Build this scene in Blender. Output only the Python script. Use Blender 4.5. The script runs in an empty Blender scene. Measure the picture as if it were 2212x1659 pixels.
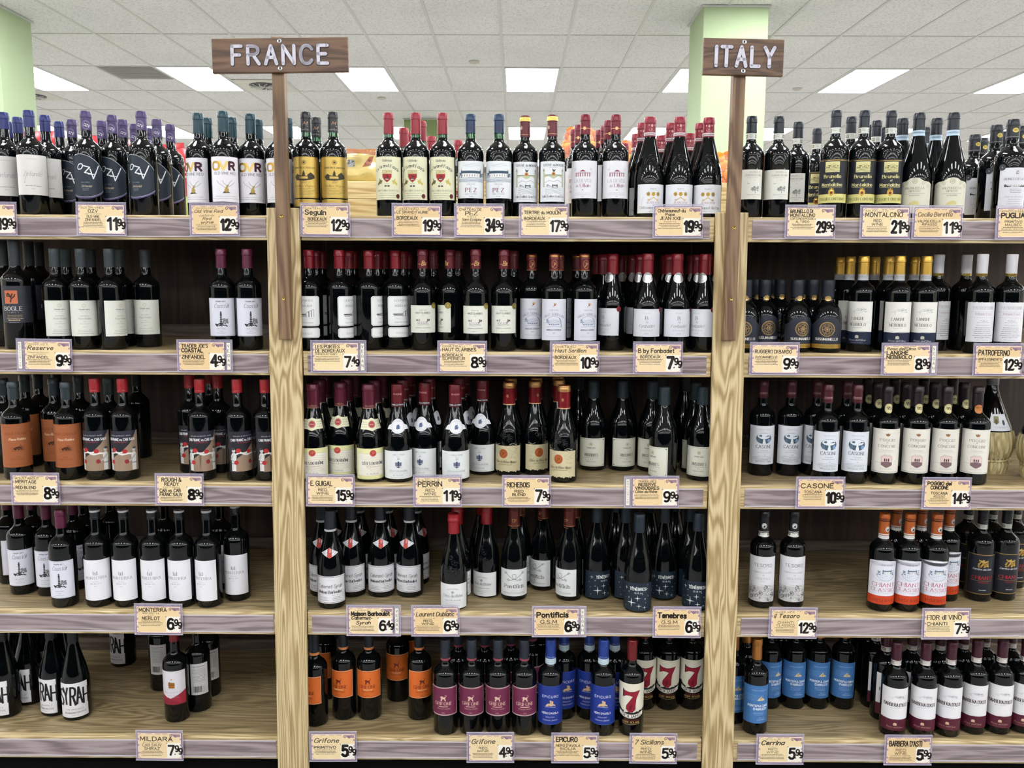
import bpy, math, random
from math import sin, cos, tan, pi, radians, atan2, hypot
from mathutils import Vector, Matrix
from mathutils.geometry import tessellate_polygon
random.seed(7)
SC = bpy.context.scene
COL = SC.collection
# ------------------------------------------------------------ camera, world, exposure
F_PX, PITCH, YAW, ROLL = 1846.9, 0.1299, 0.0037, 0.0042
EYE = 1.55
cam_data = bpy.data.cameras.new('camera'); cam = bpy.data.objects.new('camera', cam_data); COL.objects.link(cam)
cam_data.sensor_width = 36.0; cam_data.lens = F_PX / 2212 * 36.0; cam_data.clip_start = 0.05; cam_data.clip_end = 200
cam.matrix_world = Matrix.Translation((0, 0, EYE)) @ Matrix.Rotation(YAW, 4, 'Z') @ Matrix.Rotation(pi/2 - PITCH, 4, 'X') @ Matrix.Rotation(ROLL, 4, 'Z')
SC.camera = cam
w = bpy.data.worlds.new('world'); SC.world = w; w.use_nodes = True
w.node_tree.nodes['Background'].inputs[0].default_value = (0.8, 0.9, 1.0, 1); w.node_tree.nodes['Background'].inputs[1].default_value = 0.25
SC.view_settings.view_transform = 'Standard'; SC.view_settings.look = 'None'; SC.view_settings.gamma = 1.0
SC.view_settings.use_curve_mapping = False
SC.view_settings.exposure = 0.14
PANEL_STRENGTH = 21.0
try:
    SC.cycles.use_denoising = True
    SC.cycles.max_bounces = 6; SC.cycles.diffuse_bounces = 4; SC.cycles.glossy_bounces = 4
    SC.cycles.transmission_bounces = 4; SC.cycles.transparent_max_bounces = 8
    SC.cycles.sample_clamp_indirect = 8.0
    SC.cycles.use_light_tree = True
    SC.cycles.caustics_reflective = False; SC.cycles.caustics_refractive = False
except Exception:
    pass

def project(X):
    x, y, z = X[0], X[1], X[2] - EYE
    x, y = x*cos(YAW) + y*sin(YAW), -x*sin(YAW) + y*cos(YAW)
    zc = y*cos(PITCH) - z*sin(PITCH); yc = -(z*cos(PITCH) + y*sin(PITCH))
    a, b = x*cos(ROLL) - yc*sin(ROLL), x*sin(ROLL) + yc*cos(ROLL)
    return 1106 + F_PX*a/zc, 829.5 + F_PX*b/zc
def at(u, v, Y):                      # a pixel of the survey photograph -> point of the plane y = Y
    a, b = (u-1106)/F_PX, (v-829.5)/F_PX
    xc = a*cos(ROLL) + b*sin(ROLL); yc = -a*sin(ROLL) + b*cos(ROLL)
    d = Vector((xc, cos(PITCH) - yc*sin(PITCH), -sin(PITCH) - yc*cos(PITCH)))
    d = Vector((d.x*cos(YAW) - d.y*sin(YAW), d.x*sin(YAW) + d.y*cos(YAW), d.z))
    k = Y/d.y
    return Vector((d.x*k, Y, EYE + d.z*k))

# ------------------------------------------------------------ materials
MATS = {}
def lin(h):
    h = h.lstrip('#'); o = []
    for i in (0, 2, 4):
        c = int(h[i:i+2], 16)/255; o.append(c/12.92 if c <= .04045 else ((c+.055)/1.055)**2.4)
    return (*o, 1)
def newmat(name):
    m = bpy.data.materials.new(name); m.use_nodes = True
    return m, m.node_tree.nodes, m.node_tree.links, m.node_tree.nodes['Principled BSDF']
def N(nodes, t, **kw):
    n = nodes.new(t)
    for k, v in kw.items():
        if k in n.inputs: n.inputs[k].default_value = v
        else: setattr(n, k, v)
    return n
def plain(hexc, rough=.5, metal=0., spec=.5, name=None, noise=.04, coat=0.):
    key = (hexc, rough, metal, spec, coat)
    if key in MATS: return MATS[key]
    m, nd, lk, b = newmat(name or 'surface_' + hexc.strip('#'))
    c = lin(hexc)
    b.inputs['Roughness'].default_value = rough; b.inputs['Metallic'].default_value = metal
    b.inputs['Specular IOR Level'].default_value = spec; b.inputs['Coat Weight'].default_value = coat
    tc = N(nd, 'ShaderNodeTexCoord'); nz = N(nd, 'ShaderNodeTexNoise', Scale=60., Detail=3.)
    mx = N(nd, 'ShaderNodeMix'); mx.data_type = 'RGBA'; mx.blend_type = 'MULTIPLY'; mx.inputs['Factor'].default_value = 1
    mr = N(nd, 'ShaderNodeMapRange'); mr.inputs['To Min'].default_value = 1-noise*2; mr.inputs['To Max'].default_value = 1+noise
    lk.new(tc.outputs['Object'], nz.inputs['Vector']); lk.new(nz.outputs['Fac'], mr.inputs['Value'])
    mx.inputs['A'].default_value = c; lk.new(mr.outputs['Result'], mx.inputs['B']); lk.new(mx.outputs['Result'], b.inputs['Base Color'])
    MATS[key] = m; return m
def paper(hexc):
    if hexc[0] == 'G': return plain(hexc[1:], .32, .75, .5, 'foil_' + hexc[2:])     # metal foil print
    return plain(hexc, .45, 0, .35, 'print_' + hexc[1:], .02)
def wood(name, c1, c2, c3, axis='X', scale=1., rough=.5, ring=1., coat=0., bump=.15):
    if name in MATS: return MATS[name]
    m, nd, lk, b = newmat(name)
    tc = N(nd, 'ShaderNodeTexCoord'); oi = N(nd, 'ShaderNodeObjectInfo')
    add = N(nd, 'ShaderNodeVectorMath', operation='MULTIPLY_ADD')
    cb = N(nd, 'ShaderNodeCombineXYZ')
    for i in range(3): lk.new(oi.outputs['Random'], cb.inputs[i])
    add.inputs[1].default_value = (13.1, 7.7, 5.3); lk.new(cb.outputs[0], add.inputs[0]); lk.new(tc.outputs['Object'], add.inputs[2])
    mp = N(nd, 'ShaderNodeMapping'); s = [9*scale]*3; s['XYZ'.index(axis)] = .75*scale; mp.inputs['Scale'].default_value = s
    lk.new(add.outputs[0], mp.inputs['Vector'])
    n1 = N(nd, 'ShaderNodeTexNoise', Scale=1., Detail=3., Roughness=.5, Distortion=.4); lk.new(mp.outputs[0], n1.inputs['Vector'])
    sn = N(nd, 'ShaderNodeMath', operation='MULTIPLY'); sn.inputs[1].default_value = 90.*ring; lk.new(n1.outputs['Fac'], sn.inputs[0])
    sw = N(nd, 'ShaderNodeMath', operation='SINE'); lk.new(sn.outputs[0], sw.inputs[0])
    mp2 = N(nd, 'ShaderNodeMapping'); s = [260*scale]*3; s['XYZ'.index(axis)] = 7*scale; mp2.inputs['Scale'].default_value = s
    lk.new(add.outputs[0], mp2.inputs['Vector'])
    n2 = N(nd, 'ShaderNodeTexNoise', Scale=1., Detail=4., Roughness=.65); lk.new(mp2.outputs[0], n2.inputs['Vector'])
    mr = N(nd, 'ShaderNodeMapRange'); mr.inputs['From Min'].default_value = -1.; mr.inputs['To Max'].default_value = .45; lk.new(sw.outputs[0], mr.inputs['Value'])
    sm = N(nd, 'ShaderNodeMath', operation='MULTIPLY_ADD'); sm.inputs[1].default_value = .75; lk.new(n2.outputs['Fac'], sm.inputs[0]); lk.new(mr.outputs[0], sm.inputs[2])
    cr = N(nd, 'ShaderNodeValToRGB'); e = cr.color_ramp.elements
    e[0].position = .2; e[0].color = lin(c1); e[1].position = .85; e[1].color = lin(c3)
    k = e.new(.5); k.color = lin(c2)
    lk.new(sm.outputs[0], cr.inputs[0]); lk.new(cr.outputs[0], b.inputs['Base Color'])
    bp = N(nd, 'ShaderNodeBump'); bp.inputs['Strength'].default_value = bump; bp.inputs['Distance'].default_value = .001
    lk.new(n2.outputs['Fac'], bp.inputs['Height']); lk.new(bp.outputs[0], b.inputs['Normal'])
    b.inputs['Roughness'].default_value = rough; b.inputs['Coat Weight'].default_value = coat; b.inputs['Coat Roughness'].default_value = .12
    MATS[name] = m; return m
OAK_X = wood('light_oak_along_x', '#dccba2', '#cdb98c', '#a48d62', 'X', 1.2, .45, 1.6)
OAK_Z = wood('light_oak_upright', '#e0cfa6', '#cbb68a', '#9d855a', 'Z', 1.0, .45, 1.5)
DECK = wood('shelf_deck_oak', '#c6b28a', '#aa9670', '#827150', 'X', 1.0, .4, 1.7)
RAIL = wood('mauve_laminate', '#b0a2a2', '#9c8c8e', '#7a6b6d', 'X', 1.3, .25, .8, .5, .05)
WALNUT_Z = wood('walnut_upright', '#94785a', '#7f6347', '#5d4430', 'Z', 1.1, .5, 1.)
WALNUT_X = wood('walnut_board', '#82644e', '#6d523e', '#4d3729', 'X', 1.1, .5, 1.)
BACK = wood('dark_back_panel', '#4c3a2e', '#3d2e25', '#2c201a', 'Z', 1., .6, .5)
CRATE = wood('pale_pine', '#e8d6a6', '#dac48e', '#b89a62', 'X', 1.2, .5, .9)

def glass_mat():
    m, nd, lk, b = newmat('dark_wine_glass')
    tc = N(nd, 'ShaderNodeTexCoord'); nz = N(nd, 'ShaderNodeTexNoise', Scale=14., Detail=1.)
    lk.new(tc.outputs['Object'], nz.inputs['Vector'])
    cr = N(nd, 'ShaderNodeValToRGB'); e = cr.color_ramp.elements; e[0].color = (.0008, .0016, .002, 1); e[1].color = (.002, .0034, .004, 1)
    lk.new(nz.outputs['Fac'], cr.inputs[0]); lk.new(cr.outputs[0], b.inputs['Base Color'])
    b.inputs['Roughness'].default_value = .035; b.inputs['IOR'].default_value = 1.45
    return m
GLASS = glass_mat()
def green_glass():
    m, nd, lk, b = newmat('green_neck_glass')
    b.inputs['Base Color'].default_value = (.03, .11, .045, 1); b.inputs['Roughness'].default_value = .03
    b.inputs['Transmission Weight'].default_value = .55; b.inputs['IOR'].default_value = 1.5
    return m
GREEN = green_glass()
def emis(name, col, s):
    m, nd, lk, b = newmat(name); b.inputs['Base Color'].default_value = (.9, .9, .9, 1)
    b.inputs['Emission Color'].default_value = col; b.inputs['Emission Strength'].default_value = s
    b.inputs['Roughness'].default_value = .6; return m
PANEL = emis('fluorescent_diffuser', (.965, .98, 1., 1), PANEL_STRENGTH)
def tile_mat(name, c, spk):
    m, nd, lk, b = newmat(name)
    tc = N(nd, 'ShaderNodeTexCoord'); oi = N(nd, 'ShaderNodeObjectInfo')
    ad = N(nd, 'ShaderNodeVectorMath', operation='ADD'); lk.new(tc.outputs['Object'], ad.inputs[0]); lk.new(oi.outputs['Location'], ad.inputs[1])
    nz = N(nd, 'ShaderNodeTexNoise', Scale=55., Detail=4., Roughness=.8); lk.new(ad.outputs[0], nz.inputs['Vector'])
    nb = N(nd, 'ShaderNodeTexNoise', Scale=1.3, Detail=2.); lk.new(ad.outputs[0], nb.inputs['Vector'])
    cr = N(nd, 'ShaderNodeValToRGB'); e = cr.color_ramp.elements; e[0].position = .34; e[0].color = [x*(1-spk) for x in c[:3]] + [1]; e[1].position = .5; e[1].color = c
    lk.new(nz.outputs['Fac'], cr.inputs[0])
    mx = N(nd, 'ShaderNodeMix'); mx.data_type = 'RGBA'; mx.blend_type = 'MULTIPLY'; mx.inputs['Factor'].default_value = 1
    mr = N(nd, 'ShaderNodeMapRange'); mr.inputs['To Min'].default_value = .9; mr.inputs['To Max'].default_value = 1.08; lk.new(nb.outputs['Fac'], mr.inputs['Value'])
    lk.new(cr.outputs[0], mx.inputs['A']); lk.new(mr.outputs[0], mx.inputs['B']); lk.new(mx.outputs['Result'], b.inputs['Base Color'])
    bp = N(nd, 'ShaderNodeBump'); bp.inputs['Strength'].default_value = .25; bp.inputs['Distance'].default_value = .003
    lk.new(nz.outputs['Fac'], bp.inputs['Height']); lk.new(bp.outputs[0], b.inputs['Normal']); b.inputs['Roughness'].default_value = .9
    return m
TILE = tile_mat('mineral_ceiling_tile', (.80, .80, .775, 1), .36)
FLOORM = tile_mat('pale_vinyl_floor', (.32, .31, .30, 1), .06)
WALLM = plain('#d8d2c4', .8, 0, .3, 'painted_wall')

# ------------------------------------------------------------ mesh helpers
class MB:
    def __init__(s): s.v = []; s.f = []; s.m = []; s.mats = []; s.sm = []
    def mi(s, mat):
        if mat not in s.mats: s.mats.append(mat)
        return s.mats.index(mat)
    def box(s, x0, y0, z0, x1, y1, z1, mat, bev=0.):
        b = len(s.v); k = s.mi(mat)
        if bev:
            e = bev                    # octagonal-edged box: chamfer along every edge of the x and z outline
            P = []
            for y, q in ((y0, e), (y0+e, 0), (y1-e, 0), (y1, e)):
                P += [(x0+q, y, z0+q), (x1-q, y, z0+q), (x1-q, y, z1-q), (x0+q, y, z1-q)]
            s.v += P
            s.f.append([b, b+1, b+2, b+3]); s.f.append([b+15, b+14, b+13, b+12]); n = 2
            for r in range(3):
                for i in range(4):
                    a, c = b+r*4+i, b+r*4+(i+1) % 4
                    s.f.append([a+4, c+4, c, a]); n += 1
            s.m += [k]*n; s.sm += [False]*n; return
        s.v += [(x0,y0,z0),(x1,y0,z0),(x1,y1,z0),(x0,y1,z0),(x0,y0,z1),(x1,y0,z1),(x1,y1,z1),(x0,y1,z1)]
        for q in ((0,3,2,1),(4,5,6,7),(0,1,5,4),(1,2,6,5),(2,3,7,6),(3,0,4,7)): s.f.append([b+i for i in q]); s.m.append(k); s.sm.append(False)
    def lathe(s, prof, mat, n=32, cx=0, cy=0, wob=None):
        b = len(s.v); k = s.mi(mat)
        for j, (r, z) in enumerate(prof):
            for i in range(n):
                a = 2*pi*i/n; rr = r if wob is None else r*wob(a, z)
                s.v.append((cx + rr*sin(a), cy - rr*cos(a), z))
        for j in range(len(prof)-1):
            for i in range(n):
                i2 = (i+1) % n
                s.f.append([b+j*n+i, b+j*n+i2, b+(j+1)*n+i2, b+(j+1)*n+i]); s.m.append(k); s.sm.append(True)
        for j, rev in ((0, True), (len(prof)-1, False)):
            if prof[j][0] > 1e-4:
                q = [b+j*n+i for i in range(n)]
                s.f.append(q[::-1] if rev else q); s.m.append(k); s.sm.append(False)
    def tube(s, pts, r, mat, n=6):
        k = s.mi(mat); b = len(s.v); P = [Vector(p) for p in pts]
        for i, p in enumerate(P):
            t = (P[min(i+1, len(P)-1)] - P[max(i-1, 0)]).normalized()
            u = t.orthogonal().normalized(); v = t.cross(u)
            for j in range(n): a = 2*pi*j/n; s.v.append(tuple(p + r*(cos(a)*u + sin(a)*v)))
        for i in range(len(P)-1):
            for j in range(n):
                j2 = (j+1) % n; s.f.append([b+i*n+j, b+i*n+j2, b+(i+1)*n+j2, b+(i+1)*n+j]); s.m.append(k); s.sm.append(True)
        for q in ([b+j for j in range(n)][::-1], [b+(len(P)-1)*n+j for j in range(n)]): s.f.append(q); s.m.append(k); s.sm.append(False)
    def mesh(s, name):
        me = bpy.data.meshes.new(name); me.from_pydata(s.v, [], s.f)
        for m in s.mats: me.materials.append(m)
        me.polygons.foreach_set('material_index', s.m); me.polygons.foreach_set('use_smooth', s.sm); me.update()
        if any(s.sm): me.set_sharp_from_angle(angle=radians(38))
        return me
def ob(name, me, parent=None, loc=None, rot=None):
    if isinstance(me, MB): me = me.mesh(name)
    o = bpy.data.objects.new(name, me); COL.objects.link(o)
    if parent is not None: o.parent = parent
    if loc is not None: o.location = loc
    if rot is not None: o.rotation_euler = rot
    return o
def tag(o, label=None, cat=None, group=None, kind=None):
    if label: o['label'] = label
    if cat: o['category'] = cat
    if group: o['group'] = group
    if kind: o['kind'] = kind
    return o
def empty(name, loc=(0,0,0), rot=(0,0,0)):
    o = bpy.data.objects.new(name, None); COL.objects.link(o); o.location = loc; o.rotation_euler = rot; o.empty_display_size = .02; return o

# ------------------------------------------------------------ stroke lettering
GL = {
'A':'6|0,0 3,9 6,0|1,3.2 5,3.2','B':'6|0,0 0,9|~0,9 3.4,9 5,7.8 5,5.8 3.2,4.8 0,4.8|~0,4.8 3.6,4.8 6,3.8 6,1 3.6,0 0,0','C':'6|~6,7.3 4.6,9 1.8,9 0,6.6 0,2.4 1.8,0 4.6,0 6,1.6',
'D':'6|0,0 0,9|~0,9 3.2,9 6,7.2 6,1.8 3.2,0 0,0','E':'5|0,0 0,9|5,9 0,9|0,4.7 4,4.7|0,0 5,0','F':'5|0,0 0,9|5,9 0,9|0,4.6 4,4.6','G':'6|~6,7.3 4.6,9 1.8,9 0,6.6 0,2.4 1.8,0 4.6,0 6,1.6|6,1 6,4.2 3.6,4.2',
'H':'6|0,0 0,9|6,0 6,9|0,4.7 6,4.7','I':'0|0,0 0,9','J':'4|~4,9 4,2 2.6,0 1,0 0,1.6','K':'5.5|0,0 0,9|5.5,9 0,4|1.8,5.4 5.5,0','L':'5|0,9 0,0 5,0','M':'7|0,0 .5,9 3.5,2 6.5,9 7,0','N':'6|0,0 0,9 6,0 6,9',
'O':'6|~3,9 1,8.6 0,6.4 0,2.6 1,.4 3,0 5,.4 6,2.6 6,6.4 5,8.6 3,9','P':'5.5|0,0 0,9|~0,9 3.6,9 5.5,8 5.5,5.4 3.6,4.3 0,4.3','Q':'6|~3,9 1,8.6 0,6.4 0,2.6 1,.4 3,0 5,.4 6,2.6 6,6.4 5,8.6 3,9|3.5,2 6.3,-.9',
'R':'6|0,0 0,9|~0,9 3.6,9 5.5,8 5.5,5.6 3.6,4.6 0,4.6|2.8,4.6 6,0','S':'5.6|~5.4,7.5 4,9 1.6,9 .2,7.4 .8,5.4 3,4.7 5.4,3.6 5.6,1.6 4.2,0 1.4,0 0,1.6','T':'6|3,0 3,9|0,9 6,9','U':'6|~0,9 0,2.6 1,.4 3,0 5,.4 6,2.6 6,9',
'V':'6|0,9 3,0 6,9','W':'8|0,9 2,0 4,8 6,0 8,9','X':'6|0,0 6,9|0,9 6,0','Y':'6|0,9 3,4.5 6,9|3,4.5 3,0','Z':'6|0,9 6,9 0,0 6,0',
'0':'5|~2.5,9 .8,8.6 0,6.4 0,2.6 .8,.4 2.5,0 4.2,.4 5,2.6 5,6.4 4.2,8.6 2.5,9','1':'2|0,7 2,9 2,0','2':'5|~.2,7 1.4,9 3.8,9 5,7.4 4.4,5 0,0|0,0 5,0','3':'5|~.2,8 1.6,9 4,9 5,7.4 4.4,5.4 2,4.9|~2,4.9 4.6,4.4 5,2 4,0 1.4,0 0,1.2',
'4':'5|4,0 4,9 0,3 5.4,3','5':'5|4.8,9 .8,9 .4,5|~.4,5 2.4,6 4.8,5 5,2 3.6,0 1.2,0 0,1.2','6':'5|~4.6,8 3,9 1,8 0,5 0,2 1.2,0 3.8,0 5,1.6 5,4 3.8,5.4 1.2,5.2 0,3.4','7':'5|0,9 5,9 1.6,0',
'8':'5|~2.5,4.9 .4,6 .4,8.4 2.5,9 4.6,8.4 4.6,6 2.5,4.9 0,3.4 0,.8 2.5,0 5,.8 5,3.4 2.5,4.9','9':'5|~5,5.4 3.8,3.8 1.2,3.8 0,5.4 0,7.6 1.2,9 3.8,9 5,7.6 5,4.4 4,1 2,0 .6,.6',
'a':'4.6|~4.6,4.8 2.6,6 .4,5 0,2.6 .8,.2 2.6,.1 4.6,1.8|4.6,6 4.6,0','b':'4.6|0,9 0,0|~0,1.4 2.2,0 4.2,.8 4.6,3.4 3.6,5.8 1.8,5.8 0,4.2','c':'4.3|~4.3,4.8 2.8,6 .8,5.6 0,3 .8,.3 2.8,0 4.3,1.2',
'd':'4.6|4.6,9 4.6,0|~4.6,1.4 2.4,0 .4,.8 0,3.4 1,5.8 2.8,5.8 4.6,4.2','e':'4.4|~0,3.1 4.4,3.3 4,5.4 2.4,6 .6,5.4 0,3 .8,.3 2.8,0 4.3,1.2','f':'3|~3.4,8.4 2.4,9.2 1.2,8.6 1.2,6 1.2,0|0,5.8 3,5.8',
'g':'4.6|~4.6,4.8 2.6,6 .4,5 0,2.8 .8,.5 2.6,.4 4.6,2|~4.6,6 4.6,-1.6 3.2,-3 .4,-2.4','h':'4.4|0,0 0,9|~0,4 1.6,5.8 3.8,5.8 4.4,4 4.4,0','i':'0|0,0 0,6|0,7.9 0,8.6','j':'1.4|~1.4,6 1.4,-1.8 .4,-3 -.8,-2.4|1.4,7.9 1.4,8.6',
'k':'4.2|0,0 0,9|4,6 0,2.4|1.4,3.6 4.2,0','l':'0|0,0 0,9','m':'7|0,0 0,6|~0,4.2 1.4,5.9 3,5.8 3.5,4 3.5,0|~3.5,4.2 5,5.9 6.4,5.8 7,4 7,0','n':'4.4|0,0 0,6|~0,4 1.6,5.8 3.8,5.8 4.4,4 4.4,0',
'o':'4.6|~2.3,6 .6,5.4 0,3 .6,.6 2.3,0 4,.6 4.6,3 4,5.4 2.3,6','p':'4.6|0,6 0,-3|~0,4.4 2.2,6 4.2,5.2 4.6,2.6 3.6,.2 1.8,.2 0,1.6','q':'4.6|4.6,6 4.6,-3|~4.6,4.4 2.4,6 .4,5.2 0,2.6 1,.2 2.8,.2 4.6,1.6',
'r':'3|0,0 0,6|~0,3.8 1.2,5.8 3,5.9','s':'4|~3.8,5 2.6,6 1,6 .2,4.8 1,3.5 3,2.8 4,1.4 3,0 1,0 0,1.1','t':'3|~1.4,8.2 1.4,1.4 2.2,0 3.2,.5|0,6 3,6','u':'4.4|~0,6 0,1.8 .8,.1 2.8,.2 4.4,2|4.4,6 4.4,0',
'v':'4.4|0,6 2.2,0 4.4,6','w':'6.4|0,6 1.6,0 3.2,5.4 4.8,0 6.4,6','x':'4.2|0,0 4.2,6|0,6 4.2,0','y':'4.4|0,6 2.3,.4|~4.4,6 2,-1.6 1,-3 -.4,-2.6','z':'4.2|0,6 4.2,6 0,0 4.2,0',
'.':'0|0,0 0,.7','-':'2.6|0,3.6 2.6,3.6','&':'6|~6,4 4,0 1.4,0 0,2 1,4.4 4,6.4 3.8,8.4 2.4,9 1,8 1.4,6 6,0',"'":'0|0,9 -.3,7',',':'0|.2,.5 -.4,-1.4','/':'4|0,0 4,9','*':'3|0,4 3,4|1.5,2.5 1.5,5.5','%':'0|0,4 0,4.8',
}
MK = {'É':('E','/'),'È':('E','\\'),'é':('e','/'),'è':('e','\\'),'ê':('e','^'),'â':('a','^'),'Â':('A','^'),'ô':('o','^'),'Ô':('O','^'),'Ì':('I','\\')}
def _cat(p, n):
    for _ in range(n):
        q = [p[0]]
        for a, b in zip(p, p[1:]): q += [(a[0]*.75+b[0]*.25, a[1]*.75+b[1]*.25), (a[0]*.25+b[0]*.75, a[1]*.25+b[1]*.75)]
        q.append(p[-1]); p = q
    return p
def _parse(s):
    w, *st = s.split('|'); o = []
    for t in st:
        sm = t[0] == '~'
        o.append((sm, [tuple(map(float, c.split(','))) for c in t.lstrip('~').split()]))
    return float(w), o
GP = {k: _parse(v) for k, v in GL.items()}

class Art:
    """flat print in millimetres; every face carries a colour and a layer"""
    def __init__(s): s.q = []
    def p(s, pts, col, L=1, tri=False):
        if len(pts) <= 4 and not tri: s.q.append((pts, col, L)); return
        for t in tessellate_polygon([[Vector((x, y, 0)) for x, y in pts]]):
            s.q.append(([pts[i] for i in t], col, L))
    def r(s, x0, y0, x1, y1, col, L=1): s.q.append(([(x0,y0),(x1,y0),(x1,y1),(x0,y1)], col, L))
    def e(s, x, y, rx, ry, col, L=1, n=14, a0=0, a1=2*pi):
        pts = [(x+rx*cos(a0+(a1-a0)*i/n), y+ry*sin(a0+(a1-a0)*i/n)) for i in range(n if a1-a0 > 6.2 else n+1)]
        s.p(pts, col, L, True)
    def o(s, x, y, r, w, col, L=1, n=18, ry=None, a0=0, a1=2*pi):
        ry = r if ry is None else ry
        for i in range(n):
            a, b = a0+(a1-a0)*i/n, a0+(a1-a0)*(i+1)/n
            s.q.append(([(x+r*cos(a), y+ry*sin(a)), (x+r*cos(b), y+ry*sin(b)), (x+(r-w)*cos(b), y+(ry-w)*sin(b)), (x+(r-w)*cos(a), y+(ry-w)*sin(a))], col, L))
    def l(s, pts, w, col, L=1, rnd=False, thin=1.):
        for (ax, ay), (bx, by) in zip(pts, pts[1:]):
            dx, dy = bx-ax, by-ay; d = hypot(dx, dy) or 1e-6
            k = (thin + (1-thin)*abs(dy)/d) * w/2
            ex, ey = dx/d*k*.5, dy/d*k*.5; nx, ny = -dy/d*k, dx/d*k
            s.q.append(([(ax-ex-nx, ay-ey-ny), (bx+ex-nx, by+ey-ny), (bx+ex+nx, by+ey+ny), (ax-ex+nx, ay-ey+ny)], col, L))
        if rnd:
            for x, y in pts: s.e(x, y, w/2, w/2, col, L, 8)
    def t(s, txt, x, y, h, col, w=None, bold=1., style='p', L=2, al='c', sp=2.2, slant=0., arc=0., rot=0., it=1, rnd=False):
        """x, y = anchor of the base line, h = capital height, w = total width if it is to be fitted, arc = sagitta radius"""
        k = h/9; thin = {'p': 1., 's': .4, 'i': .75, 'b': .45}[style]
        if style == 'i': slant = slant or .32
        cur = 0; gl = []
        for ch in txt:
            if ch == ' ': cur += 3.4; continue
            mk = None
            if ch in MK: ch, mk = MK[ch]
            W, st = GP.get(ch, GP['-']); gl.append((cur, W, st, mk, ch)); cur += W+sp
        tot = (cur-sp)*k; fx = (w/tot) if w else 1.
        lw = h*.132*bold
        x0 = {'c': -tot*fx/2, 'l': 0, 'r': -tot*fx}[al]
        cr, sr = cos(radians(rot)), sin(radians(rot))
        def P(px, py):
            X = x0 + (px+slant*py)*k*fx; Y = py*k
            if arc: a = X/arc; X, Y = (arc+Y)*sin(a), (arc+Y)*cos(a)-arc
            return (x + X*cr - Y*sr, y + X*sr + Y*cr)
        for cx, W, st, mk, ch in gl:
            for sm, pts in st:
                if sm: pts = _cat(pts, it)
                Q = [P(cx+a, b) for a, b in pts]
                s.l(Q, lw, col, L, rnd, thin)
                if style in 'sb' and not sm:
                    for (a, b), (c, d) in ((pts[0], pts[1]), (pts[-1], pts[-2])):
                        if abs(c-a) < .5*abs(d-b): s.l([P(cx+a-1.1, b), P(cx+a+1.1, b)], lw*.45, col, L)
                    if style == 'b':
                        for (a, b), (c, d) in ((pts[0], pts[1]),):
                            if abs(c-a) < .3*abs(d-b): s.l([P(cx+a-.9, b+.9), P(cx+a+.9, b-.3)], lw*.9, col, L)
            if mk:
                tp = 7.4 if ch.islower() else 10.3; m = W/2
                z = {'/': [(m-.8, tp), (m+1, tp+1.6)], '\\': [(m-1, tp+1.6), (m+.8, tp)], '^': [(m-1.6, tp), (m, tp+1.5), (m+1.6, tp)]}[mk]
                s.l([P(cx+a, b) for a, b in z], lw*.9, col, L)
    def m(s, x, y, w, n, dy, col, h=1.1, L=1, seed=1, al='c'):
        """rows of print too fine to read"""
        rg = random.Random(seed)
        for i in range(n):
            ww = w*rg.uniform(.72, 1); X = x-ww/2 if al == 'c' else x; e = X+ww
            while X < e:
                a = rg.uniform(1.6, 4.5); b = min(X+a, e)
                s.r(X, y-i*dy, b, y-i*dy+h*rg.uniform(.7, 1), col, L); X = b+rg.uniform(.6, 1.1)
def _clip(poly, ax, c, keep_gt):
    o = []; n = len(poly)
    for i in range(n):
        a, b = poly[i], poly[(i+1) % n]; da, db = a[ax]-c, b[ax]-c
        if not keep_gt: da, db = -da, -db
        if da >= 0: o.append(a)
        if (da > 1e-9 and db < -1e-9) or (da < -1e-9 and db > 1e-9):
            t = da/(da-db); o.append((a[0]+(b[0]-a[0])*t, a[1]+(b[1]-a[1])*t))
    return o
def _strips(poly, ax, step):
    lo, hi = min(p[ax] for p in poly), max(p[ax] for p in poly)
    if hi-lo < step*1.15: return [poly]
    out = []; k0 = math.floor(lo/step+1e-6); k = k0; cur = poly
    while True:
        c = (k+1)*step
        if c >= hi-1e-6: out.append(cur); break
        a = _clip(cur, ax, c, False)
        if len(a) > 2: out.append(a)
        cur = _clip(cur, ax, c, True); k += 1
        if len(cur) < 3: break
    return out
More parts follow.
